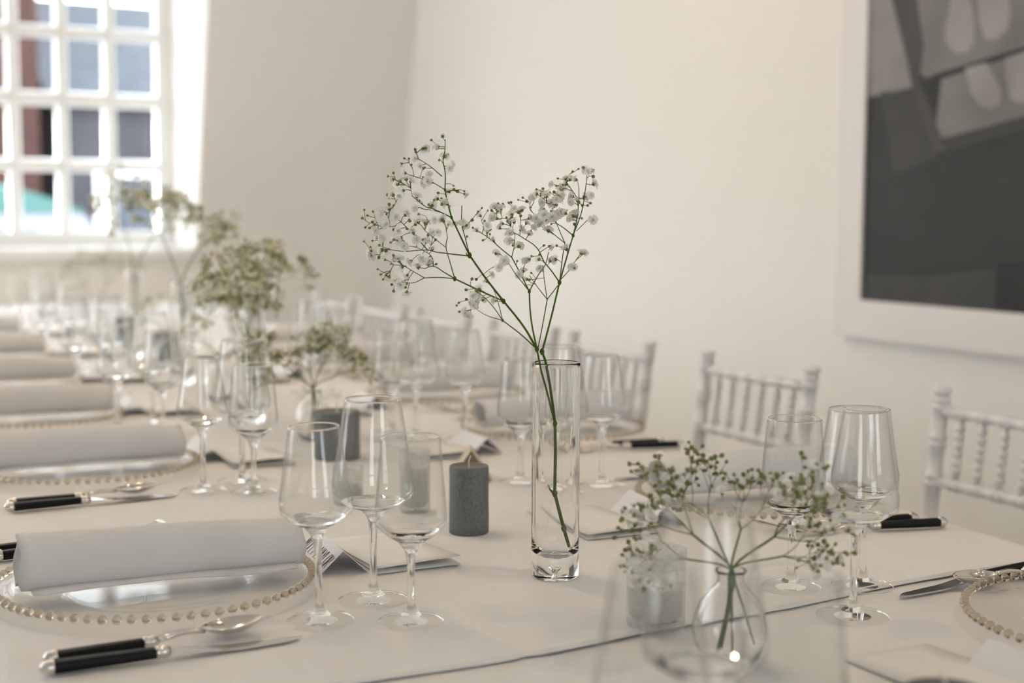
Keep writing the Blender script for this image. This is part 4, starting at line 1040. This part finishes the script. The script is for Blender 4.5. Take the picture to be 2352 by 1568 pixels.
# ------------------------------------------------------------------ chairs along the picture wall
def ringed(bm, p0, p1, r, rings, n=14, rr=1.3):
    """turned bar from p0 to p1 with bamboo-like ring pairs at fractions"""
    p0, p1 = Vector(p0), Vector(p1); L = (p1 - p0).length; st = [(0, r), (1, r)]
    for f in rings:
        w = 0.0045 / L
        st += [(f - 2.6 * w, r), (f - 2.2 * w, r * rr), (f - 0.7 * w, r * rr), (f - 0.3 * w, r * 1.02), (f + 0.3 * w, r * 1.02), (f + 0.7 * w, r * rr), (f + 2.2 * w, r * rr), (f + 2.6 * w, r)]
    st = sorted(s for s in st if 0 <= s[0] <= 1)
    return tube(bm, [p0.lerp(p1, f) for f, _ in st], [q for _, q in st], n)
def make_chair():
    """local: width along x, sitter faces -y... back at y=0, seat towards +y"""
    t = thing('chiavari_chair', '', 'chair')
    zt = 0.853; lean = 0.118
    def bk_(x, z): return Vector((x * (1 + 0.16 * (z - 0.85)), -(z - zt) * lean * 1.0, z))   # back plane, reclined
    wt = 0.172
    for s in (-1, 1):
        b = bmesh.new()
        ringed(b, bk_(s * wt, 0.44), bk_(s * wt, zt), 0.0128, [0.36, 0.64, 0.80, 0.955], 16, 1.22)
        ringed(b, (s * 0.158, 0.085, 0.0), bk_(s * wt, 0.445), 0.0135, [0.3, 0.7, 0.97], 16, 1.2)
        part('back_leg', b, 'chair_paint', t, smooth=True)
        part('post_cap', lathe(bmesh.new(), [(0, 0), (0.0145, 0), (0.0165, 0.003), (0.0165, 0.008), (0.0150, 0.0115), (0.0, 0.0130)], 18), 'chair_paint', t, bk_(s * wt, zt - 0.002), smooth=True)
        part('front_leg', ringed(bmesh.new(), (s * 0.19, 0.46, 0), (s * 0.185, 0.44, 0.44), 0.014, [0.1, 0.35, 0.65, 0.9], 14, 1.2), 'chair_paint', t, smooth=True)
        part('side_stretcher', ringed(bmesh.new(), (s * 0.16, 0.07, 0.20), (s * 0.188, 0.45, 0.20), 0.009, [0.3, 0.7], 10), 'chair_paint', t, smooth=True)
    for z, nm in ((zt - 0.030, 'top_rail'), (zt - 0.150, 'lower_rail'), (zt - 0.27, 'lumbar_rail')):
        part(nm, ringed(bmesh.new(), bk_(-wt, z), bk_(wt, z), 0.0090, [k / 7 for k in range(1, 7)], 14, 1.22), 'chair_paint', t, smooth=True)
    for k in range(1, 7):
        x = -wt + 2 * wt * k / 7
        part('spindle', ringed(bmesh.new(), bk_(x, zt - 0.150), bk_(x, zt - 0.030), 0.0056, [0.26, 0.5, 0.74], 10, 1.5), 'chair_paint', t, smooth=True)
        
    b = bmesh.new(); box(b, -0.195, 0.195, 0.05, 0.46, 0.425, 0.45, 0.010)
    part('seat_frame', b, 'chair_paint', t)
    b = bmesh.new(); box(b, -0.185, 0.185, 0.075, 0.45, 0.45, 0.485, 0.014)
    part('seat_cushion', b, 'seat_pad', t, smooth=True)
    part('front_stretcher', ringed(bmesh.new(), (-0.188, 0.45, 0.24), (0.188, 0.45, 0.24), 0.009, [0.3, 0.7], 10), 'chair_paint', t, smooth=True)
    return t
ch0 = make_chair()
chairs = [(1.625, 0.0, 'white turned-wood banquet chair half cut off at the right edge'), (2.312, 0.0, 'white turned-wood banquet chair second from the right edge, standing clear before the wall'),
          (2.882, 0.0, 'white turned-wood banquet chair third from the right, seen through the tall vase glasses'), (3.327, 0.0, 'blurred white banquet chair fourth from the right, behind the flower stem'),
          (3.836, 0.0, 'blurred white banquet chair fifth from the right edge'), (4.30, 0.0, 'blurred white banquet chair sixth from the right edge'), (4.75, 0.0, 'blurred white banquet chair farthest down the picture wall')]
for i, (y, rz, lb) in enumerate(chairs):
    c = ch0 if i == 0 else copy_tree(ch0)
    c.location = (1.77, y, 0); c.rotation_euler = (0, 0, R(90 + rz))
    tag(c, lb, 'chair', 'white chairs along the picture wall')

# ------------------------------------------------------------------ picture on the wall
t = thing('framed_picture', 'large black-and-white photograph in a wide white frame on the right wall', 'picture', (XW, 2.55, 1.65), group=None)
fy0, fy1, fz0, fz1 = 1.55 - 2.55, 3.193 - 2.55, 0.806 - 1.65, 2.55 - 1.65
iy0, iy1, iz0, iz1 = fy0 + 0.105, 3.089 - 2.55, 0.914 - 1.65, fz1 - 0.105
b = bmesh.new()
for a in ((fy0, fy1, fz0, iz0), (fy0, fy1, iz1, fz1), (fy0, iy0, iz0, iz1), (iy1, fy1, iz0, iz1)): box(b, -0.032, -0.001, *a)
part('frame', b, 'frame_white', t)
PRN = [('print_upper', [(3.1, 1.76), (3.005, 1.76), (2.913, 1.492), (3.1, 1.478)]),
       ('print_light', [(2.908, 1.731), (2.5, 1.682), (2.5, 1.559), (2.835, 1.519), (2.863, 1.513), (2.885, 1.525), (2.88, 1.576), (2.877, 1.596)]),
       ('print_light', [(2.807, 1.511), (2.5, 1.555), (2.5, 1.397), (2.793, 1.353), (2.824, 1.359), (2.817, 1.43)]),
       ('print_mid', [(3.037, 1.49), (2.9, 1.48), (2.814, 1.305), (2.976, 1.263)]),
       ('print_mid', [(2.782, 1.353), (2.5, 1.399), (2.5, 1.367), (2.771, 1.322)]),
       ('print_rail', [(3.012, 1.76), (2.912, 1.745), (2.881, 1.596), (2.892, 1.511), (2.777, 1.317), (2.826, 1.319), (2.905, 1.481)]),
       ('print_deep', [(2.852, 1.513), (2.807, 1.511), (2.82, 1.422), (2.847, 1.472)]),
       ('print_deep', [(2.835, 1.520), (2.5, 1.566), (2.5, 1.553), (2.814, 1.505)]),
       ('print_shoe', [(2.782, 1.714), (2.718, 1.706), (2.698, 1.634), (2.699, 1.588), (2.721, 1.566), (2.758, 1.567), (2.793, 1.595), (2.801, 1.618)]),
       ('print_shoe', [(2.694, 1.703), (2.592, 1.69), (2.581, 1.651), (2.588, 1.61), (2.625, 1.588), (2.66, 1.594), (2.681, 1.632)]),
       ('print_shoe', [(2.726, 1.527), (2.654, 1.535), (2.603, 1.464), (2.605, 1.431), (2.629, 1.418), (2.665, 1.425), (2.699, 1.457)]),
       ('print_shoe', [(2.594, 1.54), (2.524, 1.552), (2.518, 1.43), (2.549, 1.428), (2.574, 1.443), (2.589, 1.492)]),
       ('print_deep', [(2.593, 1.039), (2.3, 1.042), (2.3, 0.914), (2.587, 0.914)]),
       ('print_mid', [(3.089, 0.914), (2.595, 0.914), (2.60, 1.02), (2.85, 0.99), (3.089, 0.985)])]
b = bmesh.new(); names = []
def face(poly, x, mi):
    f = b.faces.new([b.verts.new((x, y, z)) for y, z in poly]); f.material_index = mi
face([(iy0, iz0), (iy1, iz0), (iy1, iz1), (iy0, iz1)], -0.024, 0); names.append('print_dark')
for k, (mn, poly) in enumerate(PRN):
    if mn not in names: names.append(mn)
    face([(min(y, 3.089) - 2.55, z - 1.65) for y, z in poly], -0.0242 - 0.00006 * (k + 1), names.index(mn))
me = to_mesh('print', b)
for nme in names: me.materials.append(M[nme])
link_mesh('print', me, None, t)
